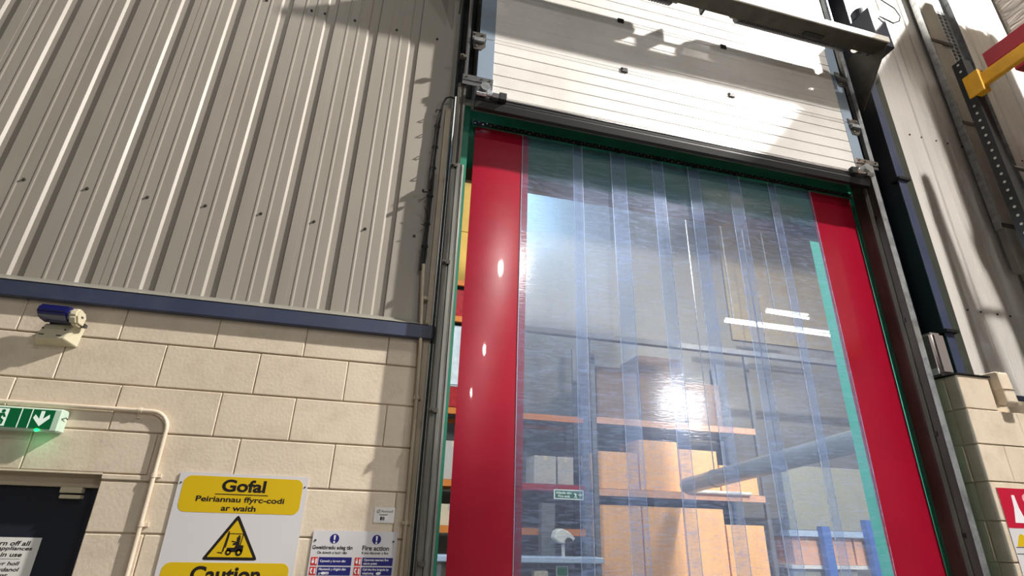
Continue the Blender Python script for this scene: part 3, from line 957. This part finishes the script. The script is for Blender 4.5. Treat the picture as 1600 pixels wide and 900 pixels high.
lettering('Peiriannau ffyrc-codi', -1.258, -0.858, 1.941, 1.974, -0.0078, 'ink', cs, bold=0.024)
lettering('ar waith', -1.138, -0.982, 1.909, 1.935, -0.0078, 'ink', cs, bold=0.024)
lettering('Caution', -1.205, -0.905, 1.603, 1.672, -0.0078, 'ink', cs, bold=0.032)
for x in (-1.340, -0.772):
    MB().cyl((x, -0.0078, 2.03), 'y', 0.004, 0.003, 8).build('screw', 'dark_grey', cs)

# ------------------------------------------------------------------ fire action notice
fs_ = thing('fire_action_sign', (-0.49, -0.003, 1.45), 'white and blue fire action notice beside the doorway edge', 'sign')
X0, Z0 = -0.697, 1.835
MB().prism(rrect(X0, -0.287, 1.42, Z0, 0.008), -0.006, -0.002, 'y').build('board', 'white', fs_)
FY = -0.006
for u_ in (0.104, 0.308):
    flat([(X0 + u_ + 0.022 * math.cos(2 * math.pi * k / 20), Z0 - 0.037 + 0.022 * math.sin(2 * math.pi * k / 20)) for k in range(20)], FY, 'blue_print', fs_, 'mandatory_disc')
    m_ = MB().prism([(X0 + u_ - 0.005, Z0 - 0.021), (X0 + u_ + 0.005, Z0 - 0.021), (X0 + u_ + 0.003, Z0 - 0.043), (X0 + u_ - 0.003, Z0 - 0.043)], FY - 0.0016, FY - 0.0008, 'y')
    m_.prism([(X0 + u_ + 0.005 * math.cos(2 * math.pi * k / 10), Z0 - 0.052 + 0.005 * math.sin(2 * math.pi * k / 10)) for k in range(10)], FY - 0.0016, FY - 0.0008, 'y')
    m_.build('exclamation_mark', 'white_print', fs_)
lettering('Gweithredu adeg tân', X0 + 0.006, X0 + 0.196, Z0 - 0.090, Z0 - 0.067, FY, 'ink', fs_, bold=0.024)
lettering('Os dowch o hyd i dân', X0 + 0.032, X0 + 0.172, Z0 - 0.108, Z0 - 0.093, FY, 'ink', fs_, bold=0.024)
lettering('Fire action', X0 + 0.243, X0 + 0.374, Z0 - 0.087, Z0 - 0.065, FY, 'ink', fs_, bold=0.024)
lettering('If you discover a fire', X0 + 0.243, X0 + 0.372, Z0 - 0.107, Z0 - 0.092, FY, 'ink', fs_, bold=0.024)
rows = [(('Canwch y larwm dân',), ('Operate nearest fire', 'alarm point'), 'red_print'), (('Ffoniwch y frigâd dân', 'ar      999'), ('Call the fire brigade by', 'telephoning      999'), 'red_print'),
        (('Ewch i’r man ymgynnull', 'agosaf'), ('Leave the building by', 'nearest exit'), 'green_print')]
for r_, (wel, eng, ic) in enumerate(rows):
    zt = Z0 - 0.119 - 0.0425 * r_
    for bx, lines, wid in ((0.0, wel, 0.155), (0.206, eng, 0.148)):
        xi = X0 + 0.008 + bx
        flat([(xi, zt - 0.036), (xi + 0.031, zt - 0.036), (xi + 0.031, zt), (xi, zt)], FY, ic, fs_, 'pictogram_square')
        xb = xi + 0.036
        flat([(xb, zt - 0.036), (xb + wid, zt - 0.036), (xb + wid, zt), (xb, zt)], FY, 'blue_print', fs_, 'text_bar')
        m_ = MB()
        if r_ == 0:   # bell push and hand
            m_.prism([(xi + 0.010 + 0.006 * math.cos(2 * math.pi * k / 10), zt - 0.020 + 0.008 * math.sin(2 * math.pi * k / 10)) for k in range(10)], FY - 0.0016, FY - 0.0009, 'y')
            m_.prism([(xi + 0.007, zt - 0.014), (xi + 0.013, zt - 0.014), (xi + 0.012, zt - 0.005), (xi + 0.008, zt - 0.005)], FY - 0.0016, FY - 0.0009, 'y')
        elif r_ == 1:  # handset
            m_.prism([(xi + 0.006, zt - 0.006), (xi + 0.014, zt - 0.006), (xi + 0.013, zt - 0.012), (xi + 0.009, zt - 0.014), (xi + 0.010, zt - 0.022), (xi + 0.015, zt - 0.026), (xi + 0.012, zt - 0.031), (xi + 0.006, zt - 0.026), (xi + 0.003, zt - 0.016)], FY - 0.0016, FY - 0.0009, 'y')
        else:          # running figure
            m_.prism([(xi + 0.004, zt - 0.010), (xi + 0.016, zt - 0.008), (xi + 0.018, zt - 0.018), (xi + 0.013, zt - 0.016), (xi + 0.013, zt - 0.022), (xi + 0.018, zt - 0.032), (xi + 0.013, zt - 0.032), (xi + 0.009, zt - 0.024), (xi + 0.003, zt - 0.031), (xi + 0.007, zt - 0.018)], FY - 0.0016, FY - 0.0009, 'y')
        m_.prism([(xi + 0.021, zt - 0.030), (xi + 0.028, zt - 0.030), (xi + 0.028, zt - 0.006), (xi + 0.021, zt - 0.006)], FY - 0.0016, FY - 0.0009, 'y')
        m_.build('pictogram', 'white_print', fs_)
        for li, s in enumerate(lines):
            zz = zt - (0.022 if len(lines) == 1 else 0.015 + 0.016 * li)
            full_w = {0: 0.120, 1: 0.126, 2: 0.122}[r_]
            wd = min(wid - 0.016, full_w) * (1 if li == 0 else len(s.replace('      ', '   ')) / max(len(lines[0]), 1))
            lettering(s, xb + 0.007, xb + 0.007 + wd, zz - 0.003, zz + 0.0105, FY - 0.0008, 'white_print', fs_, bold=0.022)
        if r_ == 1:
            cx, cz = xb + 0.007 + (0.022 if bx == 0 else 0.076), zt - 0.027
            flat([(cx + 0.011 * math.cos(2 * math.pi * k / 12), cz + 0.006 * math.sin(2 * math.pi * k / 12)) for k in range(12)], FY - 0.0009, 'white_print', fs_, 'number_oval')
for x in (-0.682, -0.305):
    MB().cyl((x, -0.0068, Z0 - 0.045), 'y', 0.005, 0.004, 8).build('screw', 'galv_d', fs_)

# small number label
lb = thing('number_label', (-0.365, -0.002, 1.87), 'small white number 18 label above the fire action notice', 'label')
MB().box(-0.417, -0.313, -0.0035, -0.001, 1.876, 1.950).build('card', 'paper', lb)
LY = -0.0035
flat([(-0.396, 1.885), (-0.345, 1.885), (-0.345, 1.909), (-0.396, 1.909)], LY, 'white_print', lb, 'number_field')
lettering('1', -0.384, -0.375, 1.888, 1.905, LY - 0.0008, 'ink', lb, bold=0.03)
lettering('8', -0.3735, -0.362, 1.888, 1.905, LY - 0.0008, 'ink', lb, bold=0.03)
flat([(-0.390, 1.9125), (-0.348, 1.9125), (-0.348, 1.9155), (-0.390, 1.9155)], LY, 'dark_grey', lb, 'rule')
m_ = MB()
for k in range(14):
    a0, a1 = 2 * math.pi * k / 14, 2 * math.pi * (k + 0.75) / 14
    m_.prism([(-0.395 + 0.0085 * math.cos(a0), 1.930 + 0.0085 * math.sin(a0)), (-0.395 + 0.0085 * math.cos(a1), 1.930 + 0.0085 * math.sin(a1)), (-0.395 + 0.006 * math.cos(a1), 1.930 + 0.006 * math.sin(a1)), (-0.395 + 0.006 * math.cos(a0), 1.930 + 0.006 * math.sin(a0))], LY - 0.0008, LY, 'y')
m_.prism([(-0.404, 1.921), (-0.402, 1.921), (-0.386, 1.939), (-0.388, 1.939)], LY - 0.0008, LY, 'y')
m_.build('logo_ring', 'dark_grey', lb)
m_ = MB()
for k in range(8):
    m_.box(-0.381 + 0.0075 * k, -0.3755 + 0.0075 * k, LY - 0.0008, LY, 1.926, 1.933 + (0.004 if k in (0, 7) else 0))
m_.build('faded_print', 'ink_grey', lb)

# ------------------------------------------------------------------ right side: column, control box, boxing, poster
cl = thing('steel_column', (3.79, 0.05, 2.97), 'navy steel column standing on the block pier right of the doorway', 'column')
MB().box(3.748, 3.83, -0.052, -0.038, 2.972, 8.4).build('front_flange', 'navy', cl, bevel=0.003)
MB().box(3.778, 3.80, -0.038, 0.14, 2.972, 8.4).build('web', 'navy_d', cl)
MB().box(3.60, 3.93, 0.14, 0.16, 2.972, 8.4).build('rear_flange', 'navy_d', cl)
for z in (3.36, 4.78):
    MB().box(3.735, 3.86, -0.075, 0.02, z - 0.012, z + 0.012).build('strap', 'black', cl)
tag(MB().prism([(3.87, 0.0), (3.885, -0.012), (3.965, -0.012), (3.965, -0.004), (3.89, -0.003)], 2.9, 8.5, 'z').build('edge_flashing', 'dark_flash'),
    'dark flashing strip between the navy column and the right cladding', 'metal trim')
bx = thing('control_box', (3.575, -0.05, 2.972), 'grey rounded control box standing on the pier beside the column', 'control box')
MB().box(3.505, 3.64, -0.12, 0.03, 2.975, 3.31).build('housing', 'grey_plastic', bx, bevel=0.025, smooth=True, seg=3)
MB().box(3.500, 3.506, -0.10, -0.04, 2.985, 3.03).build('label_plate', 'white_print', bx)
tb = MB()
tb.prism([(-0.195, 2.765), (-0.235, 2.745), (-0.262, 2.775), (-0.252, 2.99), (-0.235, 3.0), (-0.10, 3.0), (-0.10, 2.765)], 3.845, 3.945, 'x')
bxg = tag(tb.build('cable_boxing', 'block', bevel=0.006), 'cream boxed cover on the wall right of the block pier', 'boxing')
MB().box(3.843, 3.947, -0.264, -0.10, 2.868, 2.872).build('joint', 'mortar', bxg)

ps = thing('safety_poster', (3.8, -0.2, 1.3), 'red and white pictogram poster on the right block wall', 'poster')
PY = -0.197
MB().box(3.572, 4.16, PY, -0.193, 1.30, 2.198).build('board', 'white', ps)
flat([(3.572, 1.953), (4.16, 1.953), (4.16, 2.198), (3.572, 2.198)], PY, 'poster_red', ps, 'red_header')
flat([(3.645, 1.985), (3.745, 1.985), (3.715, 2.075), (3.705, 2.155), (3.680, 2.155), (3.672, 2.075)], PY - 0.0008, 'white_print', ps, 'flask_mark')
for a, b in ((3.82, 2.135), (3.82, 2.045), (3.98, 2.09)):
    flat([(a + 0.05 * math.cos(2 * math.pi * k / 16), b + 0.035 * math.sin(2 * math.pi * k / 16)) for k in range(16)], PY - 0.0008, 'pink_print', ps, 'round_mark')
flat([(3.60, 1.845), (3.72, 1.845), (3.695, 1.905), (3.655, 1.92), (3.635, 1.905)], PY, 'yellow', ps, 'yellow_mark')
flat([(3.585, 1.838), (4.15, 1.838), (4.15, 1.842), (3.585, 1.842)], PY, 'ink', ps, 'rule')
flat([(3.575, 1.80), (4.15, 1.80), (4.15, 1.804), (3.575, 1.804)], PY, 'ink', ps, 'rule')
flat([(3.66 + 0.06 * math.cos(2 * math.pi * k / 16), 1.70 + 0.085 * math.sin(2 * math.pi * k / 16)) for k in range(16)], PY, 'pink_print', ps, 'hand_mark')
flat([(3.575, 1.60), (4.15, 1.60), (4.15, 1.604), (3.575, 1.604)], PY, 'ink', ps, 'rule')

# cable tray up the right cladding
tr_ = thing('cable_tray', (4.9, -0.06, 4.0), 'perforated galvanised cable tray up the right cladding behind the rack', 'cable tray')
MB().box(4.735, 5.25, -0.035, -0.030, 4.42, 8.4).box(4.735, 4.742, -0.10, -0.03, 4.42, 8.4).box(5.243, 5.25, -0.10, -0.03, 4.42, 8.4).build('tray_channel', 'galv', tr_)
m_ = MB()
for k in range(60):
    for q in range(3):
        m_.box(5.04 + 0.065 * q, 5.075 + 0.065 * q, -0.038, -0.0345, 5.0 + 0.055 * k, 5.035 + 0.055 * k)
m_.build('perforations', 'dark_grey', tr_)['kind'] = 'stuff'
MB().box(4.75, 4.86, -0.10, -0.036, 4.0, 8.4).build('trunking', 'trunking', tr_, bevel=0.004)
MB().box(4.875, 5.0, -0.085, -0.036, 3.6, 8.4).build('trunking', 'trunking', tr_, bevel=0.004)
for z in (4.45, 5.6, 6.7):
    MB().box(4.73, 5.02, -0.11, -0.10, z - 0.02, z + 0.02).build('tray_clamp', 'galv_d', tr_)

# ------------------------------------------------------------------ pallet rack on the right
rk = thing('pallet_rack', (4.6, -2.0, 0), 'black pallet rack with a yellow beam standing off the right wall', 'rack')
def upright(x, y):
    m_ = MB().prism([(x, y - 0.045), (x + 0.09, y - 0.045), (x + 0.09, y - 0.030), (x + 0.012, y - 0.030), (x + 0.012, y + 0.030), (x + 0.09, y + 0.030), (x + 0.09, y + 0.045), (x, y + 0.045)], 0, 5.66, 'z')
    o = m_.build('upright', 'rack_black', rk)
    return o
ups = [upright(4.03, -0.62), upright(5.05, -0.62), upright(4.03, -3.40), upright(5.05, -3.40)]
h0 = None
for k in range(36):
    z = 3.0 + 0.075 * k
    if 5.18 < z < 5.48:
        continue
    h = MB().cyl((4.0295, -0.622, z), 'x', 0.011, 0.002, 10).build('slot', 'hole', ups[0])
for y in (-0.62, -3.40):
    for k in range(5):
        z = 1.0 + 0.9 * k
        MB().tube([(4.10, y, z), (5.06, y, z + 0.45 * (1 if k % 2 else -1) + 0.45)], 0.018, 6).build('brace', 'galv_d', rk)
for x in (4.03, 5.09):
    for z in (3.55, 5.36):
        b = MB().box(x, x + 0.05, -3.36, -0.66, z - 0.06, z + 0.06).build('rack_beam', 'rack_yellow', rk, bevel=0.006)
        for yy in (-0.70, -3.32):
            MB().box(x - 0.012, x + 0.062, yy - 0.04, yy + 0.085 if yy > -1 else yy + 0.04, z - 0.11, z + 0.11).build('connector', 'rack_yellow', b, bevel=0.004)
MB().box(4.035, 4.10, -3.36, -0.80, 5.424, 5.575).build('red_kerb_rail', 'rack_red', rk, bevel=0.006)
# pallet loads
def pallet_load(x0, x1, y0, y1, z, h, label, pm, group=None, out=0.0):
    t = thing('pallet_load', ((x0 + x1) / 2, (y0 + y1) / 2, z), label, 'pallet load')
    m_ = MB()
    for k in range(3):
        yy = y0 + (y1 - y0 - 0.10) * k / 2
        m_.box(x0 - out, x1, yy, yy + 0.10, z, z + 0.10)
    m_.box(x0 - out, x1, y0, y1, z + 0.10, z + 0.14)
    m_.build('pallet', pm, t, bevel=0.004)
    nx, nz = 3, 4
    for i in range(1):
        o = MB().box(x0 + 0.03, x1 - 0.03, y0 + 0.03, y1 - 0.03, z + 0.142, z + h)
        oo = o.build('wrapped_goods', 'wrap', t, bevel=0.04, smooth=True, seg=3)
    return t
t = pallet_load(4.28, 5.06, -2.0, -0.84, 5.425, 1.64, 'white wrapped pallet load standing above the yellow and red beams', 'rack_red')
MB().box(4.300, 4.309, -1.15, -1.02, 6.36, 6.46).build('blue_tag', 'rack_blue', t)
pallet_load(4.28, 5.06, -3.28, -2.06, 5.425, 1.64, 'further white wrapped pallet load high on the rack', 'rack_red')
pallet_load(4.34, 5.06, -1.94, -0.80, 3.615, 1.50, 'white wrapped pallet load on the rack below the yellow beam', 'rack_black')

# unseen back-to-back row added behind it; taller loads keep lamplight off the cladding
for k, y in enumerate((-1.94, -3.28)):
    pallet_load(5.30, 6.30, y, y + 1.14, 5.425, 2.55, ('unseen tall wrapped pallet load added behind to shade the cladding, nearer the wall', 'unseen tall wrapped pallet load added behind to shade the cladding, further from the wall')[k], 'rack_red')
rk_blocker = thing('pallet_rack', (5.8, -2.0, 0), 'unseen second pallet rack row added behind the yellow beam rack to carry the shading loads', 'rack')
for x in (5.27, 6.25):
    for y in (-0.62, -3.40):
        MB().box(x, x + 0.09, y - 0.045, y + 0.045, 0, 5.66).build('upright', 'rack_black', rk_blocker)
    MB().box(x + 0.01, x + 0.06, -3.36, -0.66, 5.30, 5.42).build('rack_beam', 'rack_yellow', rk_blocker, bevel=0.006)

# ------------------------------------------------------------------ store beyond: racks, cartons, duct, lamps
sr = thing('store_rack', (1.9, 6.3, 0), 'orange pallet rack seen through the left clear strips', 'rack')
for x in (0.30, 1.36, 3.10):
    for y in (5.95, 6.85):
        MB().box(x, x + 0.09, y, y + 0.07, 0, 3.75 if x > 3 else 8.2).build('upright', 'store_steel', sr)
for z in (1.78, 2.45, 3.58, 5.2, 5.9):
    for y in (5.93, 6.88):
        x1 = 1.36 if z > 4 else 3.10
        MB().box(0.39, 1.36, y, y + 0.05, z - 0.05, z + 0.05).build('rack_beam', 'rack_orange', sr)
        if z < 4:
            MB().box(1.45, 3.10, y, y + 0.05, z - 0.05, z + 0.05).build('rack_beam', 'rack_orange' if z != 2.45 else 'rack_red', sr)
    MB().box(0.39, x1, 5.98, 6.88, z + 0.02, z + 0.045).build('shelf_deck', 'store_steel', sr)
def carton(x0, x1, y0, y1, z0, z1, m, label, group=None, tape=True):
    tape = tape and 'peach' not in m and 'brown' not in m
    t = thing('carton', ((x0 + x1) / 2, (y0 + y1) / 2, z0), label, 'box', group)
    b = MB().box(x0, x1, y0, y1, z0, z1).build('box_body', m, t, bevel=0.008)
    if tape:
        MB().box((x0 + x1) / 2 - 0.03, (x0 + x1) / 2 + 0.03, y0 - 0.002, y1 + 0.002, z1 - 0.09, z1 + 0.002).build('tape', 'carton_cream' if m != 'carton_cream' else 'carton_grey', t)
    return t
carton(2.23, 2.62, 6.0, 6.5, 2.50, 2.95, 'carton_grey', 'grey carton on the red rack beam, left of two seen through the strips')
carton(2.65, 2.93, 6.0, 6.5, 2.50, 2.95, 'carton_grey', 'grey carton on the red rack beam, right of two seen through the strips')
carton(0.66, 1.06, 6.0, 6.5, 2.50, 3.10, 'carton_grey', 'pale carton with a grey side seen in the gap beside the red strip')
carton(0.62, 1.10, 6.0, 6.5, 1.825, 2.14, 'carton_cream', 'cream carton on the lowest shelf seen in the gap beside the red strip')
def bundle(x0, x1, z0, z1, m, label):
    return tag(MB().box(x0, x1, 6.0, 6.7, z0, z1).build('wrapped_bundle', m, bevel=0.03, smooth=True, seg=2, origin=((x0 + x1) / 2, 6.35, z0)), label, 'wrapped goods')
bundle(0.60, 1.25, 3.63, 4.00, 'shrink_red', 'dark red wrapped bundle seen in the gap beside the red strip')
bundle(0.60, 1.25, 4.005, 5.10, 'shrink_white', 'pale blue wrapped goods above the dark red bundle in the gap')
bundle(0.60, 1.25, 5.245, 5.80, 'shrink_red', 'pinkish red wrapped bundle below the ochre cartons in the gap')
carton(0.50, 1.30, 6.0, 6.7, 5.95, 7.0, 'carton_ochre', 'lower ochre carton at the top of the gap left of the red strip')
carton(0.50, 1.30, 6.0, 6.7, 7.01, 8.3, 'carton_ochre', 'upper ochre carton at the top of the gap left of the red strip')
# store exit sign hanging from the rack
se = thing('hanging_exit_sign', (2.78, 5.85, 2.28), 'small green fire exit sign hanging below the red rack beam', 'exit sign')
MB().box(2.53, 3.04, 5.85, 5.87, 2.27, 2.42).build('board', 'exit_white', se)
flat([(2.545, 2.285), (3.025, 2.285), (3.025, 2.405), (2.545, 2.405)], 5.85, 'exit_green', se, 'green_field')
lettering('Allanfa dân', 2.56, 2.83, 2.352, 2.39, 5.8492, 'exit_white', se, bold=0.02)
lettering('Fire exit', 2.60, 2.80, 2.30, 2.338, 5.8492, 'exit_white', se, bold=0.02)
m_ = MB().prism([(2.875, 2.30), (2.895, 2.33), (2.885, 2.355), (2.87, 2.36), (2.875, 2.37), (2.90, 2.37), (2.925, 2.345), (2.91, 2.34), (2.905, 2.35), (2.91, 2.325), (2.93, 2.30), (2.915, 2.295), (2.90, 2.32), (2.89, 2.295)], 5.8484, 5.8492, 'y')
m_.prism([(2.95, 2.337), (2.985, 2.337), (2.985, 2.32), (3.015, 2.345), (2.985, 2.37), (2.985, 2.353), (2.95, 2.353)], 5.8484, 5.8492, 'y')
m_.build('figure_and_arrow', 'exit_white', se)
for x in (2.58, 2.99):
    MB().box(x - 0.004, x + 0.004, 5.856, 5.864, 2.42, 2.46).box(x - 0.004, x + 0.004, 5.856, 5.929, 2.452, 2.46).build('hanger', 'galv', se)
# post with white floodlight, counter
tag(MB().box(2.28, 2.50, 5.72, 5.88, 0, 2.2).build('post', 'store_steel'), 'grey post below the hanging exit sign', 'post')
fl = thing('security_camera', (2.56, 5.55, 1.6), 'white hooded security camera seen low through the left strips', 'camera')
MB().prism([(2.40, 1.70), (2.43, 1.80), (2.52, 1.84), (2.63, 1.80), (2.74, 1.70), (2.66, 1.63), (2.50, 1.63)], 5.45, 5.66, 'y').build('hood', 'white_plastic', fl, bevel=0.015)
MB().cyl((2.62, 5.43, 1.66), 'y', 0.055, 0.05, 14).build('lens', 'dark_grey', fl)
MB().box(2.55, 2.59, 5.53, 5.57, 1.45, 1.64).build('stand', 'white_plastic', fl)
ct = thing('counter', (2.2, 5.7, 0), 'pale grey counter top low behind the left strips', 'counter')
MB().box(0.6, 3.15, 5.35, 5.70, 1.37, 1.45).build('top', 'sky_blue', ct, bevel=0.01)
for x in (0.65, 3.05):
    MB().box(x, x + 0.06, 5.40, 5.65, 0, 1.37).build('leg', 'store_steel', ct)
MB().box(0.72, 3.04, 5.40, 5.66, 1.03, 1.05).build('lower_shelf', 'store_steel', ct)
mo = thing('monitor', (2.86, 5.5, 1.05), 'dark monitor on the shelf below the pale counter top', 'monitor')
MB().box(2.70, 3.02, 5.46, 5.49, 1.10, 1.30).build('screen', 'screen', mo, bevel=0.004)
MB().box(2.83, 2.89, 5.48, 5.54, 1.052, 1.12).build('stand', 'black', mo)
gn = thing('shelf_notice', (2.50, 5.45, 1.05), 'small green and white notice standing on the shelf below the counter', 'notice')
MB().box(2.42, 2.60, 5.43, 5.445, 1.052, 1.33).build('board', 'white', gn)
flat([(2.43, 1.20), (2.59, 1.20), (2.59, 1.32), (2.43, 1.32)], 5.43, 'exit_green', gn, 'green_field')
carton(2.10, 2.30, 5.45, 5.62, 1.052, 1.26, 'carton_cream', 'small pale carton on the shelf below the counter, beside the red strip', tape=False)
# big peach cartons, stacked
r2 = thing('store_rack', (5.0, 6.5, 0), 'grey rack holding the big peach cartons behind the middle strips', 'rack')
for x in (3.30, 6.62):
    for y in (6.0, 6.95):
        MB().box(x, x + 0.08, y, y + 0.06, 0, 5.2).build('upright', 'store_steel', r2)
for z in (0.78, 2.42, 3.62):
    for y in (5.98, 6.95):
        MB().box(3.38, 6.62, y, y + 0.05, z - 0.06, z + 0.05).build('rack_beam', 'carton_pink' if y < 6.5 else 'store_steel', r2)
    MB().box(3.38, 6.62, 6.03, 6.95, z + 0.02, z + 0.05).build('shelf_deck', 'store_steel', r2)
names = ('leftmost', 'second', 'third', 'fourth')
for i in range(4):
    x0 = 3.40 + 0.80 * i
    h = (0.62, 0.86, 0.74, 0.50)[i]
    carton(x0, x0 + 0.77, 6.06, 6.85, 2.475, 2.475 + h, 'carton_peach', 'big peach carton on the upper shelf, %s from the left' % names[i])
    carton(x0, x0 + 0.77, 6.06, 6.85, 0.835, 2.22 - (0.25 if i == 3 else 0), 'carton_peach', 'tall peach carton on the lower shelf, %s from the left' % names[i])
for i, (x0, x1, h) in enumerate(((3.42, 4.25, 0.95), (4.30, 5.2, 1.25), (5.26, 6.0, 0.8))):
    carton(x0, x1, 6.06, 6.85, 3.675, 3.675 + h, 'carton_brown', 'dull brown carton on top of the peach carton rack, %s of three' % ('left', 'middle', 'right')[i])
tag(MB().box(1.55, 12.5, 5.60, 5.72, 5.00, 5.10).build('roof_beam', 'store_steel', bevel=0.004), 'grey steel beam across the store above the brown cartons', 'beam')
wp = MB().box(7.3, 12.4, 7.15, 7.198, 5.9, 9.1).build('trim_4', 'ochre_panel')
wp['kind'] = 'structure'
tag(MB().tube([(5.06, 5.945, 2.49), (6.3, 5.945, 2.49)], 0.03, 10).build('white_pipe', 'white_plastic'), 'white pipe across the peach cartons behind the strips', 'pipe')
dk = thing('air_duct', (4.9, 3.5, 2.6), 'galvanised round duct slanting behind the right clear strips', 'duct')
MB().tube([(4.9, 1.2, 2.935), (4.9, 5.75, 2.56)], 0.13, 24).build('duct_pipe', 'duct', dk, smooth=True)
for y in (1.9, 3.4, 4.9):
    z = 2.935 - (y - 1.2) * 0.0822
    c = MB().tube([(4.9, y - 0.02, z + 0.0016), (4.9, y + 0.02, z - 0.0016)], 0.138, 24).build('duct_joint', 'duct', dk, smooth=True)
    MB().box(4.893, 4.907, y - 0.006, y + 0.006, z + 0.13, 9.2).build('hanger', 'galv', dk)
# right hand bay
pn = tag(MB().box(6.95, 9.1, 5.85, 6.0, 1.92, 3.02).build('partition_panel', 'panel_olive', bevel=0.01, origin=(8, 5.9, 1.92)), 'grey olive panel above the blue posts behind the right strips', 'panel')
br_ = thing('blue_rack', (8.0, 6.2, 0), 'blue post rack with a pale shelf behind the rightmost clear strip', 'rack')
MB().box(6.9, 9.3, 5.84, 6.6, 1.82, 1.918).build('shelf', 'sky_blue', br_)
for x, z1 in ((8.48, 2.12), (7.50, 1.99)):
    MB().box(x, x + 0.17, 5.72, 5.835, 0, z1).build('post', 'rack_blue', br_)
MB().box(6.9, 9.3, 5.9, 6.6, 1.30, 1.36).build('shelf', 'white_plastic', br_)
for i in range(3):
    carton(7.0 + 0.66 * i, 7.62 + 0.66 * i, 5.92, 6.5, 1.362, 1.80, 'carton_pink', 'pinkish carton under the pale shelf, %s of three' % ('left', 'middle', 'right')[i])
carton(6.95, 8.3, 5.95, 6.55, 0.6, 1.29, 'panel_olive', 'wide grey carton at the bottom right behind the strips', tape=False)
# strip lamps
for (x0, x1, z, lab) in ((7.35, 8.4, 6.17, 'upper white strip lamp behind the right clear strips'), (6.3, 8.95, 5.83, 'lower longer white strip lamp behind the right clear strips')):
    t = thing('strip_lamp', ((x0 + x1) / 2, 6.0, z), lab, 'lamp')
    MB().tube([(x0, 6.0, z), (x1, 6.0, z - 0.03)], 0.028, 8).build('tube', 'lamp', t)
    MB().box(x0, x1, 5.97, 6.03, z + 0.03, z + 0.07).build('fitting', 'white_plastic', t)
    MB().box(x0 + 0.2, x0 + 0.22, 5.99, 6.01, z + 0.07, 9.2).build('hanger', 'galv', t)
MB().box(-6, 12.5, 0.6, 7.4, 9.2, 9.3).build('ceiling', 'store_wall')['kind'] = 'structure'
